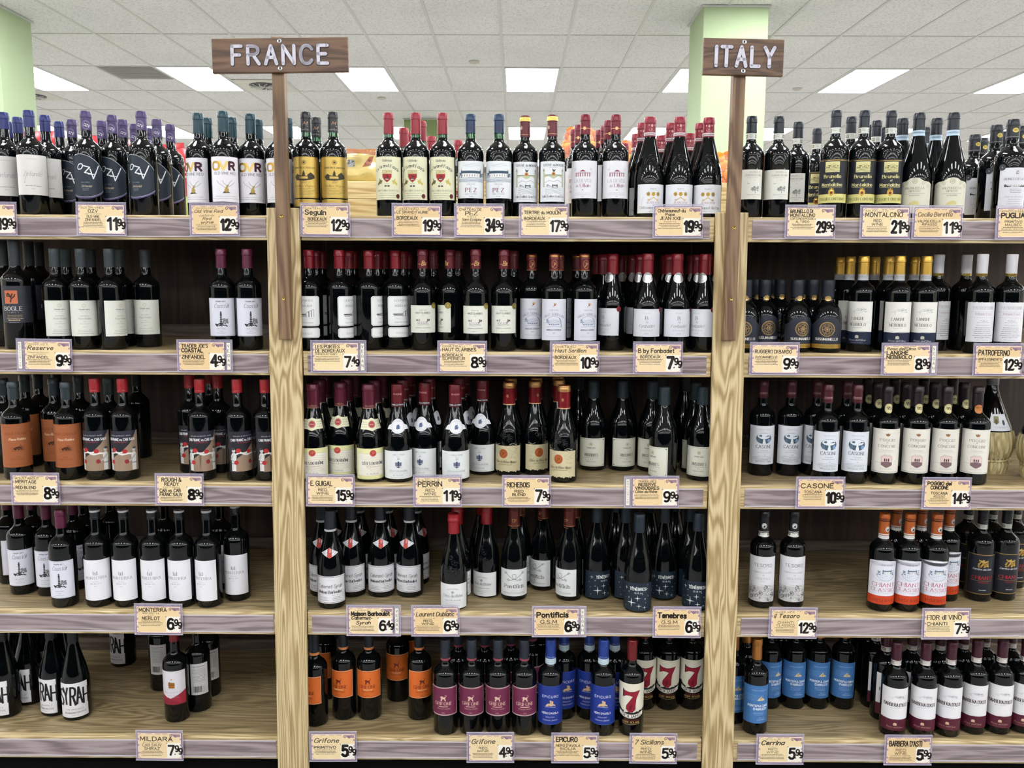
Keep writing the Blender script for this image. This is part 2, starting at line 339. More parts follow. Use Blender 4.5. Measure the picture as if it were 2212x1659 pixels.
def art_mesh(name, art, fn, step=None, tstep=None, ridge=None, lay=.14, bound=None):
    """turn an Art into a mesh; fn(s, t, off_mm) -> xyz in metres"""
    V = {}; vs = []; fs = []; mi = []; mats = []
    def vert(p, L, off=None):
        k = (round(p[0]*50), round(p[1]*50), L)
        if k not in V: V[k] = len(vs); vs.append(fn(p[0], p[1], .12+lay*L if off is None else off))
        return V[k]
    for poly, col, L in art.q:
        ps = [poly]
        if bound:
            for ax, c, g in ((0, bound[0], True), (0, bound[1], False), (1, bound[2], True), (1, bound[3], False)):
                ps = [q for q in (_clip(p, ax, c, g) for p in ps) if len(q) > 2]
        if step: ps = [q for p in ps for q in _strips(p, 0, step)]
        if tstep: ps = [q for p in ps for q in _strips(p, 1, tstep)]
        m = GLASS if ridge else paper(col)
        if m not in mats: mats.append(m)
        k = mats.index(m)
        for q in ps:
            if ridge and len(q) == 4:
                a = [vert(q[i], 0, -.3) for i in range(4)]
                c1 = ((q[0][0]+q[3][0])/2, (q[0][1]+q[3][1])/2); c2 = ((q[1][0]+q[2][0])/2, (q[1][1]+q[2][1])/2)
                b1, b2 = vert(c1, 9, ridge), vert(c2, 9, ridge)
                for f in ([a[0], a[1], b2, b1], [b1, b2, a[2], a[3]]):
                    if len(set(f)) == 4: fs.append(f); mi.append(k)
                continue
            idx = []
            for p in q:
                i = vert(p, L)
                if i not in idx: idx.append(i)
            if len(idx) > 2: fs.append(idx); mi.append(k)
    me = bpy.data.meshes.new(name); me.from_pydata(vs, [], fs)
    for m in mats: me.materials.append(m)
    me.polygons.foreach_set('material_index', mi); me.polygons.foreach_set('use_smooth', [True]*len(fs)); me.update()
    return me
# ------------------------------------------------------------ drawings on the labels (millimetres)
K, GR, LG, GD = '#1e2025', '#6a6c72', '#a9abb0', 'G#c9a450'
def house(a, x, y, w, h, col, n=4, roof=True):
    a.r(x-w/2, y, x+w/2, y+h*.5, col, 1); a.r(x-w/2+.5, y+.5, x+w/2-.5, y+h*.5-.5, '#f0f0ee', 2)
    if roof:
        a.p([(x-w/2-1, y+h*.5), (x+w/2+1, y+h*.5), (x+w/2-2, y+h*.78), (x-w/2+2, y+h*.78)], col, 2)
        for q in (-1, 1):
            a.r(x+q*w/2-2, y, x+q*w/2+2, y+h*.62, col, 2); a.p([(x+q*w/2-2.6, y+h*.62), (x+q*w/2+2.6, y+h*.62), (x+q*w/2, y+h)], col, 2)
    for i in range(n):
        X = x-w/2+(i+.5)*w/n; a.r(X-.7, y+h*.12, X+.7, y+h*.36, col, 3)
def hatch(a, x, y, w, h, col, n=7, amp=1.2, lw=.45, seed=3, L=1):
    rg = random.Random(seed)
    for i in range(n):
        Y = y+h*i/(n-1); ph = rg.uniform(0, 6)
        a.l([(x-w/2+w*j/9, Y+amp*sin(ph+j*.8)) for j in range(10)], lw, col, L)
def hill(a, x, y, w, h, col, seed=1, n=10):
    rg = random.Random(seed)
    a.l([(x-w/2+w*j/n, y+h*(.4+.6*sin(pi*j/n))*rg.uniform(.6, 1)) for j in range(n+1)], .6, col, 2)
    for i in range(9):
        X = x+w*rg.uniform(-.45, .45); a.l([(X, y+h*rg.uniform(0, .5)), (X+rg.uniform(2, 6), y+h*rg.uniform(.1, .7))], .5, col, 2)
def blobs(a, x, y, w, h, col, n=12, seed=1, L=2, r=1.6):
    rg = random.Random(seed)
    for i in range(n): a.e(x+w*rg.uniform(-.5, .5), y+h*rg.uniform(-.5, .5), r*rg.uniform(.6, 1.3), r*rg.uniform(.5, 1), col, L, 7)
def swirl(a, x, y, s, col, lw=.5, L=2, turns=1.6, dirn=1, st=0.):
    n = int(turns*10); a.l([(x+dirn*s*(1-i/n)*cos(st+i*.63), y+s*(1-i/n)*sin(st+i*.63)) for i in range(n)], lw, col, L)
def crown(a, x, y, s, col, L=2):
    a.p([(x-s, y), (x+s, y), (x+s*1.15, y+s), (x+s*.5, y+s*.5), (x, y+s*1.25), (x-s*.5, y+s*.5), (x-s*1.15, y+s)], col, L)
def frame(a, x0, y0, x1, y1, w, col, L=1):
    a.r(x0, y0, x1, y0+w, col, L); a.r(x0, y1-w, x1, y1, col, L); a.r(x0, y0, x0+w, y1, col, L); a.r(x1-w, y0, x1, y1, col, L)
def chamf(a, x0, y0, x1, y1, c, col, L=0):
    a.p([(x0+c, y0), (x1-c, y0), (x1, y0+c), (x1, y1-c), (x1-c, y1), (x0+c, y1), (x0, y1-c), (x0, y0+c)], col, L)
def bars(a, x, y, w, h, col=K, seed=2):
    rg = random.Random(seed); X = x
    while X < x+w: b = rg.choice((.5, .9, 1.4)); a.r(X, y, min(X+b, x+w), y+h, col, 2); X += b+rg.choice((.5, .8))

def L_zin(a, W, h):
    a.t('LEGACY', 0, h-13, 2.6, GR, 26, sp=5); a.t('Zinfandel', 0, 52, 13, '#8b8d92', 46, .42, 'i')
    a.l([(20, 62), (24, 68), (27, 76)], .5, '#8b8d92'); a.l([(-16, 52), (-19, 42), (-23, 33), (-18, 36)], .6, '#8b8d92')
    a.m(0, 24, 50, 1, 3, GR, 1.8); a.t('2021', 0, 16, 2.2, GR, 9)
def L_ozv(a, W, h):
    top = lambda x: h-2-((x+18)**2)/100
    P = [(-W, 12)]+[(-W+2*W*i/16, top(-W+2*W*i/16)) for i in range(17)]+[(W, 12)]
    for i in range(16):
        x0, x1 = -W+2*W*i/16, -W+2*W*(i+1)/16; lo = lambda x: 2+(x+10)**2/160
        a.p([(x0, lo(x0)+5), (x1, lo(x1)+5), (x1, max(top(x1), 20)), (x0, max(top(x0), 20))], '#26303c', 0)
        a.p([(x0, lo(x0)), (x1, lo(x1)), (x1, lo(x1)+4), (x0, lo(x0)+4)], '#5a4a7a', 0); a.p([(x0, lo(x0)+4), (x1, lo(x1)+4), (x1, lo(x1)+5.2), (x0, lo(x0)+5.2)], '#b8bcc6', 1)
        if x0 > -38: a.l([(x0, max(top(x0), 20)-1), (x1, max(top(x1), 20)-1)], 1.1, '#c6cad2', 2)
    a.t('O', -20, 83, 15, '#eef0f4', 13, 1.15, 'p', 2, slant=.25, rnd=True, it=2)
    a.l([(-9, 93), (7, 89), (-6, 74), (9, 71)], 2.8, '#eef0f4', 2, True); a.l([(8, 84), (15, 58), (31, 94)], 2.8, '#eef0f4', 2, True); a.l([(3, 70), (20, 70)], 2.2, '#eef0f4', 2, True)
    a.t('OLD VINES', -6, 46, 2.8, '#8b93a0', 22); a.t('Zinfandel', -4, 34, 6, '#c9b9a0', 26, .9, 'i'); a.m(-6, 29, 22, 2, 4, '#7a8290', 1.4)
def L_ovr(a, W, h):
    a.t('O', -26, h-36, 21, GD, 20, 2.2, rnd=True, it=2); a.t('V', -4, h-36, 21, 'G#d9bb70', 20, 2.3, rnd=True); a.t('R', 19, h-36, 21, '#42142a', 15, 2.3)
    a.t('OLD VINE RED', 0, h-49, 7, '#3d4658', 62, .9)
    for p in ([(0, 30), (6, 42), (10, 52), (18, 60)], [(0, 36), (-8, 44), (-18, 50), (-24, 58)], [(3, 44), (-4, 50), (-8, 58)], [(5, 40), (16, 46), (24, 54)]): a.l(p, .7, K)
    a.p([(-3, 28), (4, 26), (9, 32), (5, 40), (8, 48), (3, 46), (-1, 38), (-4, 32)], '#b39a55', 2); a.p([(-9, 23), (12, 24), (6, 29), (-5, 28)], '#5e5238', 2)
    a.m(0, 14, 76, 2, 6, LG, 1.4)
def L_seguin(a, W, h):
    c = 6; a.p([(-W+c, 25), (W-c, 25), (W, 25+c), (W, h-c), (W-c, h), (-W+c, h), (-W, h-c), (-W, 25+c)], 'G#c0a050', 0)
    a.r(-W, 1, W, 21, 'G#c0a050', 0); a.r(-W, 20, W, 21, 'G#eadc9a', 1)
    chamf(a, -W+3, 29, W-3, h-3, 5, 'G#c6a95c', 1)
    D = '#3a3122'; a.o(0, h-16, 6, 1.2, D, 2); a.e(0, h-16, 3, 3, D, 2, 8); a.t('GRAND VIN DE BORDEAUX', 0, h-33, 4.4, D, 62, 1.1, 's')
    a.p([(-30, 84), (-20, 92), (-14, 88), (-6, 86), (-4, 94), (-1, 102), (2, 94), (3, 86), (8, 86), (10, 90), (18, 96), (28, 88), (30, 80), (20, 76), (0, 72), (-24, 74)], D, 2)
    a.r(-14, 78, 10, 84, 'G#c6a95c', 3); a.t('2021', 0, 66, 4, D, 14); a.t('Vieilles Vignes', 0, 55, 6, D, 58, .8, 's', L=2); a.m(0, 50, 62, 5, 4.2, D, 1.1); a.t('Grand Bordeaux', 0, 8, 3.6, D, 26)
def L_gf(a, W, h):
    B = '#2a2d26'; a.t('Château', 0, h-14, 6, B, 26, 1., 'b'); a.t('Le Grand Faurie', 0, h-29, 7.5, B, 70, 1.2, 'b', arc=46)
    a.p([(-13, h-38), (13, h-38), (13, h-56), (8, h-65), (0, h-72), (-8, h-65), (-13, h-56)], '#9a8a50', 1); a.p([(-12, h-48), (12, h-48), (12, h-56), (7, h-64), (0, h-70.5), (-7, h-64), (-12, h-56)], '#a5262b', 2)
    a.r(-12, h-47.5, 12, h-39, '#d8cf9c', 2); blobs(a, 0, h-43, 18, 5, '#8a7c40', 8, 2, 3, 1.2); blobs(a, 0, h-57, 10, 10, '#2a2a2e', 9, 5, 3, 1.7); a.r(-4, h-64, 4, h-61, '#c9c9c0', 3)
    for q, c in ((-1, '#6a6434'), (1, '#c9bd66')):
        a.p([(q*13, h-66), (q*20, h-64), (q*30, h-74), (q*28, h-80), (q*21, h-74), (q*17, h-76)], c, 2); a.p([(q*20, h-62), (q*24, h-60), (q*22, h-68)], c, 2)
    a.t('2018', 0, h-76, 2.2, GR, 10); a.r(-7, h-83, -1, h-79.5, B); a.r(1, h-83, 7, h-79.5, B)
    a.t('Saint-Emilion Grand Cru', 0, h-96, 5.4, '#6f705c', 62, .7, 'b'); a.m(0, h-102, 58, 3, 6, '#77786a', 1)
    a.e(31, 10, 6, 6.6, '#5c1f22', 2, 12)
def L_pez(a, W, h):
    c = '#41586e'; a.r(-40, h-58, 40, h-50, '#cfd8e0', 1); hatch(a, 0, h-58, 78, 12, c, 6, .8, .5)
    house(a, 0, h-46, 56, 24, c, 8); hatch(a, 0, h-14, 52, 6, '#9fb0be', 3, 2)
    for q in (-1, 1): blobs(a, q*34, h-38, 8, 10, '#5b6f80', 10, 3+q, 2, 2.2)
    a.t('CHATEAU', 0, h-66, 3.4, c, 22, 1, 's', sp=4); a.t('DE', 0, h-71, 2, c); a.t('PEZ', 0, h-86, 11, '#7e1f33', 30, 1.3, 's', sp=4); a.t('SAINT-ESTÈPHE', 0, h-93, 3, c, 34, .9, 's'); a.t('2018', 0, h-100, 2.8, GR, 10)
def L_tertre(a, W, h):
    for i in range(15): a.e(-W+3+i*(2*W-6)/14, h, 2.8, 1, '#e9edf0', 0, 8); a.e(-W+3+i*(2*W-6)/14, 0, 2.8, 1, '#e9edf0', 0, 8)
    a.t('TERTRE du MOULIN', 0, h-13, 6.4, '#454f59', 62, 1.2, 's'); a.m(0, h-17, 30, 1, 3, LG)
    G = '#8d9374'
    for q in (-1, 1):
        a.r(q*28-2.4, h-70, q*28+2.4, h-26, '#c8ccb4', 1); frame(a, q*28-2.6, h-70, q*28+2.6, h-26, .6, G, 2); a.p([(q*28-3, h-26), (q*28+3, h-26), (q*28, h-17)], G, 2)
    a.r(-26, h-38, 26, h-36, G, 2); a.p([(-26, h-38), (26, h-38), (26, h-44), (14, h-40), (0, h-48), (-14, h-40), (-26, h-44)], '#c5caa6', 1)
    a.e(0, h-34, 5, 5.4, '#c89a4a', 3, 10); a.e(0, h-34, 2.8, 3, '#b5452c', 4, 8); a.p([(-1, h-28), (3, h-28), (6, h-20), (1, h-24), (-3, h-19), (-3, h-25)], '#3c4650', 3)
    a.l([(-24, h-58), (-12, h-52), (0, h-56), (12, h-51), (24, h-58)], .8, GR); house(a, 4, h-72, 12, 10, '#5c6670', 3)
    hatch(a, 0, h-88, 46, 18, '#8a929a', 7, 2., .6, 5); blobs(a, -12, h-66, 12, 5, '#7d858c', 8)
    a.t('Saint Emilion Grand Cru', 0, h-99, 6, '#4b535c', 66, 1, 'b'); a.m(0, h-104, 54, 1, 3, LG)
def L_lilian(a, W, h):
    P = '#a4767f'; R_ = '#8e3a48'
    for q in (-1, 1): a.l([(q*25, h-20), (q*25, h-42)], .4, LG); a.l([(q*22, h-26), (q*28, h-26)], .4, LG); a.p([(q*22-1.5, h-26), (q*22+1.5, h-26), (q*22, h-18)], '#d3c7ca', 1)
    a.p([(-9, h-30), (9, h-30), (0, h-25)], R_, 2)
    for i in range(-3, 4): a.r(i*6.5-1.2, h-44, i*6.5+1.2, h-33, R_ if i % 2 else P, 2)
    a.r(-21, h-35, 21, h-33.6, P, 2)
    a.t('LA DEVISE', 0, h-60, 9, '#a9a4a8', 52, .8, 's'); a.t('de', -16, h-73, 7, P, 8, 1., 's'); a.t('Lilian', 7, h-73, 8.6, R_, 28, 1.1, 's')
    a.e(0, h-81, 2, 1.6, '#b0924a', 2, 8); a.m(0, h-90, 56, 2, 5, LG, 1.2); a.t('2019', 0, h-100, 2, GR)
def L_jean(a, W, h):
    a.o(2, 22, 36, .7, '#bcc6d2', 1, 16, 42, 0, pi); a.o(2, 22, 32, .4, '#c8d0da', 1, 16, 37, 0, pi)
    a.t('RESERVE', 0, h-14, 2.6, GR, 18)
    for x in (-14, 0, 14): a.e(x, h-27, 5.4, 6, GD, 2, 12); a.e(x, h-27, 3.4, 4, '#8a7c54' if x else '#a98f3c', 3, 9)
    for q in (-1, 1): a.l([(q*12, h-44), (0, h-36)], 1.8, GD, 2); swirl(a, q*13, h-44, 3.4, GD, 1.)
    a.t('JEAN XXII', 0, h-53, 5.4, '#a8586a', 38, .9, 's'); a.t('Châteauneuf-du-Pape', 0, 12, 7, '#4c4e58', 76, .8, 'b'); a.m(0, 5, 30, 1, 3, LG)
def L_brun(a, W, h):
    a.t('BRUNELLO', 14, h-9, 4, '#a08a80', 30, .9, 's'); a.t('DI MONTALCINO', 11, h-18, 4.6, '#8f857c', 44, .9, 's'); a.m(10, h-22, 44, 1, 3, LG, .8); a.t('2017', 14, h-30, 2, LG)
    a.l([(-6, h-36), (-2, h-40), (1, h-37)], .8, GR); blobs(a, 16, h-53, 20, 12, '#a3a8a4', 22, 4, 2, 2.6); blobs(a, 16, h-52, 16, 9, '#7c827e', 12, 8, 3, 1.6); a.r(15.2, h-66, 16.8, h-58, '#8d928c', 3)
    a.m(12, 12, 48, 1, 3, LG, 1.6); a.m(16, 6, 14, 1, 2, LG, 1)
def L_poggio(a, W, h):
    a.r(-W, 0, W, h, '#20232b', 0); a.r(-W, 0, W, 24, '#dcd68a', 1); a.o(0, 24, W, 0, GD); a.r(-W, h-5, W, h-3.6, GD, 1); a.r(-W, 24, W, 25, GD, 2)
    a.r(-19, h-37, 19, h-8, '#dfd79c', 1); hatch(a, 0, h-34, 36, 10, '#6f6c48', 5, 1.6, .7, 2, 2); hill(a, 0, h-24, 34, 10, '#5c5a3e', 4); blobs(a, 0, h-22, 30, 6, '#76734e', 10, 5, 2, 1.8)
    Y = '#eee6a4'; a.t('Brunello', 1, h-53, 9, Y, 46, 1.25, 's'); a.t('di', 0, h-62, 5, Y, 5, 1.1, 'i'); a.t('Montalcino', 0, h-76, 9, Y, 56, 1.25, 's'); a.r(-28, h-79, 28, h-78.4, Y)
    a.p([(-7, 36), (7, 36), (8, 26), (0, 18), (-8, 26)], GD, 2); a.e(0, 28, 3.6, 4, '#7e2a1f', 3, 8); crown(a, 0, 36, 5, GD); a.t('POGGIO LONTANO', 0, 7, 7.4, '#4c4a26', 72, 1., 's')
def L_valp(a, W, h):
    P = [(-W, 2), (W, 2), (W, h-16), (W-10, h-10), (22, h-7), (12, h), (0, h+2), (-12, h), (-22, h-7), (-W+10, h-10), (-W, h-16)]
    a.p(P, '#dedcc8', 0)
    for i in range(12): a.e(-W+4+i*(2*W-8)/11, 2, 3.5, 2.4, '#dedcc8', 0, 8)
    for q in (-1, 1): swirl(a, q*22, h-14, 6, '#a3a08a', .9, 2, 1.6, q); swirl(a, q*36, h-22, 6, '#b3b09a', .9, 2, 1.6, -q)
    a.o(0, h-8, 7, 1.2, '#a29f88', 2); a.e(0, h-8, 4.4, 4.4, '#c8c5ae', 2, 10)
    a.t('VALPOLICELLA', 0, h-30, 5.6, '#5f5e54', 50, .9, 's'); a.t('RIPASSO', 0, h-38, 5.4, '#5f5e54', 27, .9, 's'); a.r(-26, h-43, 26, h-42.5, GR); a.t('SUPERIORE', 0, h-49, 3, GR, 26); a.p([(-14, 24), (14, 24), (12, 32), (2, 36), (-10, 30)], '#d6cc8c', 2); a.m(0, 16, 50, 1, 3, LG)
def L_ronco(a, W, h):
    blobs(a, 6, h-13, 8, 9, '#8e8a7c', 10, 3, 2, 1.6); a.t('RONCO DI SASSI', 6, h-34, 6, '#474a54', 62, 1., 's')
    a.r(-24, h-52, 34, h-50, K); blobs(a, -18, h-49, 10, 6, K, 9); blobs(a, 24, h-50, 16, 5, K, 9, 5); house(a, 4, h-52, 26, 8, '#4a4c54', 6, False)
    a.m(6, h-60, 40, 3, 4.4, GR, 1.4); a.t('Fini d Annata', 4, h-82, 4, GR, 50, .7, 'i'); a.m(6, h-88, 46, 3, 6, LG, 1.2); a.e(-W+6, h+2, 9, 9, '#34353a', 3, 14); a.o(-W+6, h+2, 7, .7, '#6e6e74', 4); a.e(-W+6, h+2, 2.4, 3, '#8a8a90', 4, 8)
def L_bogle(a, W, h):
    a.r(-30, h-50, 4, h-13, '#c76f4c', 1); frame(a, -30, h-50, 4, h-13, .8, '#d98a68', 2)
    for p in ([(-14, h-46), (-11, h-36), (-14, h-28), (-20, h-20)], [(-11, h-36), (-4, h-30), (-2, h-24)], [(-13, h-30), (-24, h-28)], [(-12, h-32), (-8, h-22)]): a.l(p, 3, '#2b2220', 3)
    blobs(a, -15, h-25, 16, 8, '#2b2220', 9, 1, 3, 2.2)
    a.t('BOGLE', -10, h-70, 11, '#cfcfd0', 48, 1.2, 's'); a.t('FAMILY', -10, h-77, 3.6, '#a8a8aa', 30, 1, 's', sp=5); a.m(-6, h-84, 50, 3, 5, '#bba586', 1.8, al='c'); a.m(-8, h-99, 40, 1, 5, '#c9b48a', 3); a.m(-8, h-105, 34, 1, 5, '#9a9aa0', 1.4)
def L_res(a, W, h):
    a.o(0, h-14, 5, .6, '#b9ab8a', 2); a.o(0, h-14, 3.4, .5, '#c9bd9c', 2); a.t("TRADER JOE'S", 0, h-27, 2.9, '#4d4d50', 27, 1.3); a.m(0, h-32, 24, 1, 3, LG, .8)
    a.t('ZINFANDEL', 0, h-45, 2.2, GR, 22); a.t('Paso Robles', 0, h-54, 5.4, GR, 34, .6, 'i'); a.m(0, h-61, 10, 1, 3, LG); a.m(0, h-67, 34, 1, 3, LG); a.m(0, h-76, 14, 1, 3, LG); a.m(0, h-85, 48, 3, 5, GR, 1)
def L_coast(a, W, h):
    frame(a, -W+2, 2, W-2, h-2, .4, GR); a.t("TRADER JOE'S", 0, h-11, 3, K, 27, 1.5); a.t('Coastal', 1, h-28, 12, '#55575c', 38, .55, 'i'); a.l([(16, h-14), (22, h-20), (18, h-26)], .7, '#55575c')
    D = '#2f3034'; a.p([(-3.4, h-74), (3.4, h-74), (2, h-46), (-2, h-46)], D, 2); a.r(-3, h-46, 3, h-44, D, 3); a.r(-1.6, h-44, 1.6, h-40, D, 3); a.p([(-2.4, h-40), (2.4, h-40), (0, h-37)], D, 3)
    for k in range(4): a.r(-2.4, h-54-k*5, 2.4, h-53-k*5, '#d8d8da', 4)
    blobs(a, 8, h-66, 20, 14, '#7b7d82', 18, 2, 1, 2.8); blobs(a, 0, h-76, 32, 9, D, 26, 7, 3, 2.4)
    a.t('ZINFANDEL', 0, 20, 2.4, GR, 24); a.m(0, 14, 12, 1, 3, GR, .9); a.m(0, 9, 32, 1, 3, GR, .9)
def L_coastm(a, W, h): L_coast(a, W, h)
def L_portes(a, W, h):
    c = 5
    for y0, y1 in ((34, h), (0, 29)):
        chamf(a, -W, y0, W, y1, c, '#eceeee', 0)
        P = [(-W+c+1.5, y0+2), (W-c-1.5, y0+2), (W-2, y0+c+1.5), (W-2, y1-c-1.5), (W-c-1.5, y1-2), (-W+c+1.5, y1-2), (-W+2, y1-c-1.5), (-W+2, y0+c+1.5)]
        a.l(P+[P[0]], .5, K)
    a.t('LES PORTES', 0, h-16, 6, '#72747a', 44, .9, 's'); a.t('DE', 0, h-21, 2.4, GR); a.t('BORDEAUX', 0, h-31, 6, '#72747a', 40, .9, 's')
    a.l([(-26, h-52), (4, h-50), (6, h-46), (24, h-38), (24, h-60)], .8, K); a.r(-26, h-54, 4, h-52, K); a.r(10, h-60, 12, h-44, K); a.r(17, h-60, 19, h-42, GR); a.r(-24, h-58, 6, h-56, GR); hatch(a, 2, h-66, 44, 3, LG, 2)
    a.t('Grand Vin Bordeaux', 0, h-78, 4.4, GR, 44, .6, 'i'); a.t('2020', 0, h-86, 2, GR); a.t('BORDEAUX', 0, 10, 5, '#a4a6ac', 36, .8, 's')
def L_clar(a, W, h):
    a.t('CHATEAU', 0, h-15, 3.2, GR, 20, 1, 's', sp=4); a.t('HAUT CLARIBES', 0, h-24, 5, '#565a5c', 42, 1.1); a.t('2020', 0, h-30, 1.6, GR)
    house(a, -2, h-52, 28, 9, '#6d5a58', 6, False); blobs(a, 14, h-44, 10, 8, '#5a4644', 10, 2, 2, 2); blobs(a, -14, h-42, 10, 5, '#776664', 9, 4); hatch(a, 0, h-57, 34, 4, GR, 3, .8)
    a.t('BORDEAUX SUPERIEUR', 0, h-66, 3, GR, 42); a.m(0, h-74, 18, 1, 3, LG, 1.4); a.e(W-8, h-1, 9.5, 9.5, 'G#a8924a', 3, 16); a.o(W-8, h-1, 8, .9, 'G#d9c987', 4, 16); a.e(W-8, h-1, 4, 4, 'G#c9b468', 4, 10)
def L_sor(a, W, h):
    blobs(a, 2, h-16, 9, 10, '#c6a560', 9, 2, 2, 1.8); a.r(0, h-19, 4, h-14, '#a0522d', 3); a.t('CHATEAU', 0, h-33, 3.8, '#5b6070', 24, .9, 's', sp=3); a.t('HAUT-SORILLON', 0, h-46, 6.6, '#5b6478', 58, .9, 's', arc=48)
    C = '#7486a4'; a.o(0, h-68, 22, .8, C, 1, 14, 20, .1, pi-.1); hatch(a, 0, h-72, 34, 12, C, 5, 1.2, .6); blobs(a, -17, h-62, 7, 9, C, 9, 1, 2, 2); a.l([(22, h-80), (20, h-62), (15, h-54)], 2, C); a.l([(-20, h-80), (0, h-76), (22, h-80)], .8, C)
    for i in range(-2, 3): a.r(i*6-2, h-74, i*6+2, h-71, C, 3)
    a.t('BORDEAUX SUPERIEUR', 0, h-90, 4, '#5b6478', 42, 1.2); a.t('2021', 0, h-98, 2.6, GR); a.t('Mise en bouteille', 0, h-108, 3.2, '#8b95aa', 44, .6, 'i')
def L_fonb(a, W, h):
    a.m(0, h-12, 28, 1, 3, LG, 1.3); a.t('B', 0, h-31, 10, '#61646c', 7, .9, 's'); a.t('by', 1, h-39, 4.6, '#61646c', 6, .8, 'i'); a.t('Fonbadet', 0, h-53, 9, '#5a5e66', 44, .65, 'i'); a.t('BORDEAUX', 0, h-63, 4, '#90939a', 34, .8, 's', sp=4); a.t('2019', 0, h-72, 3, '#7d7f86', 11)
    a.e(W-1, h-2, 7, 8, '#8a2230', 3, 12); a.e(W-1, h-2, 4, 4.6, '#6e1824', 4, 9)
def L_susu(a, W, h):
    a.p([(-W, 0), (W, 0), (W, h-24), (W-14, h-17), (W-26, h-6), (14, h), (-14, h), (-W+26, h-6), (-W+14, h-17), (-W, h-24)], '#272c38', 0)
    a.r(-W, 0, W, 12, GD, 1); a.t('RUGGERO DI BARDO', 0, 4, 3.6, '#5a4a22', 50, .9, 's'); G = 'G#dcb878'
    a.o(0, h-36, 21, 1.3, G, 2, 24); a.o(0, h-36, 19, .5, G, 2, 24); a.o(0, h-36, 13.5, 1.2, G, 2, 20)
    for i in range(22):
        t = i*2*pi/22; a.e(16.2*cos(t), h-36+16.2*sin(t), 1.1, 1.1, G, 2, 5)
    for i in range(6): t = i*pi/3; swirl(a, 6.5*cos(t), h-36+6.5*sin(t), 4, G, 1.1, 3, 1.3, 1, t)
    a.e(0, h-36, 2.6, 2.6, G, 3, 8); a.t('SUSUMANIELLO', 0, 23, 7, '#eceae2', 64, 1.5, 's')
def L_langhe(a, W, h):
    a.r(-W, 36, W, h, '#ecebe4', 0); a.r(-W, 0, W, 36, '#1d2740', 0); a.l([(-W, 37), (-10, 35.5), (6, 37.2), (W, 36)], 1., '#1d2740', 1)
    hill(a, 3, h-32, 44, 8, LG, 5); hill(a, 8, h-24, 26, 6, '#a9adad', 8); blobs(a, 10, h-24, 20, 4, '#a9adad', 9, 2, 2, 1.4)
    a.t('LANGHE', 0, h-53, 8, '#62604f', 34, 1.1, 's'); a.t('NEBBIOLO', 0, h-70, 8, '#62604f', 44, 1.1, 's'); a.r(-36, h-59, 36, h-58.6, LG); a.m(0, h-76, 30, 1, 3, LG)
    a.e(0, 23, 5, 4, '#c9c6b4', 2, 10); a.r(-5, 18, 5, 20, '#c9c6b4', 3); a.t("Rosa dell'Olmo", 0, 10, 5.4, '#d8d8dc', 46, .7, 'i'); a.t('PRODUCT OF ITALY', 0, 4, 2, '#9a9cab', 34)
def L_patro(a, W, h):
    rg = random.Random(4); x = -W
    while x < W:
        d = rg.uniform(3, 7); a.p([(x, h-4), (min(x+d, W), h-4), (min(x+d*.8, W), h+rg.uniform(-1, 2)), (x+d*.2, h+rg.uniform(-2, 1))], '#e6e6ea', 0); x += d
    a.t('PATROFERNO', 2, h-20, 8.5, '#b5a9ab', 56, .8, 's'); a.r(-36, h-27, 36, h-26.6, LG); a.t('PRIMITIVO', 2, h-37, 6, '#a98a90', 44, .9, sp=3); a.r(-36, h-44, 36, h-43.6, LG); a.t('PUGLIA', 2, h-54, 3, GR, 18); a.m(2, h-58, 44, 1, 3, GR, 1); a.t('APPASSIMENTO', 2, h-67, 3, LG, 36); a.m(2, h-73, 54, 6, 5.6, '#686a70', 1.5); a.m(2, 5, 40, 1, 3, LG, 1.4)
def L_roust(a, W, h):
    a.t('ROUSTABOUT', 2, h-32, 7.5, '#6a3418', 62, .8, 's', sp=2.6); a.t('Paso Robles', 2, h-48, 6.4, '#f3d9bc', 44, 1.1, 'i')
    D = '#3a1a0e'; blobs(a, 0, h-72, 24, 7, D, 14, 3, 2, 2.6); a.l([(-14, h-80), (18, h-78)], .7, D); a.l([(2, h-72), (9, h-62), (16, h-74), (10, h-78)], .9, D); a.o(14, h-72, 5, .6, D, 2, 12); a.o(-12, h-72, 4, .6, D, 2, 10)
    a.t('2020', 0, 30, 2.8, '#6a3418', 12); a.t('MERITAGE', 0, 22, 5, '#7a4020', 36, .8, 's'); a.r(-40, 8, 40, 8.5, '#7a4020')
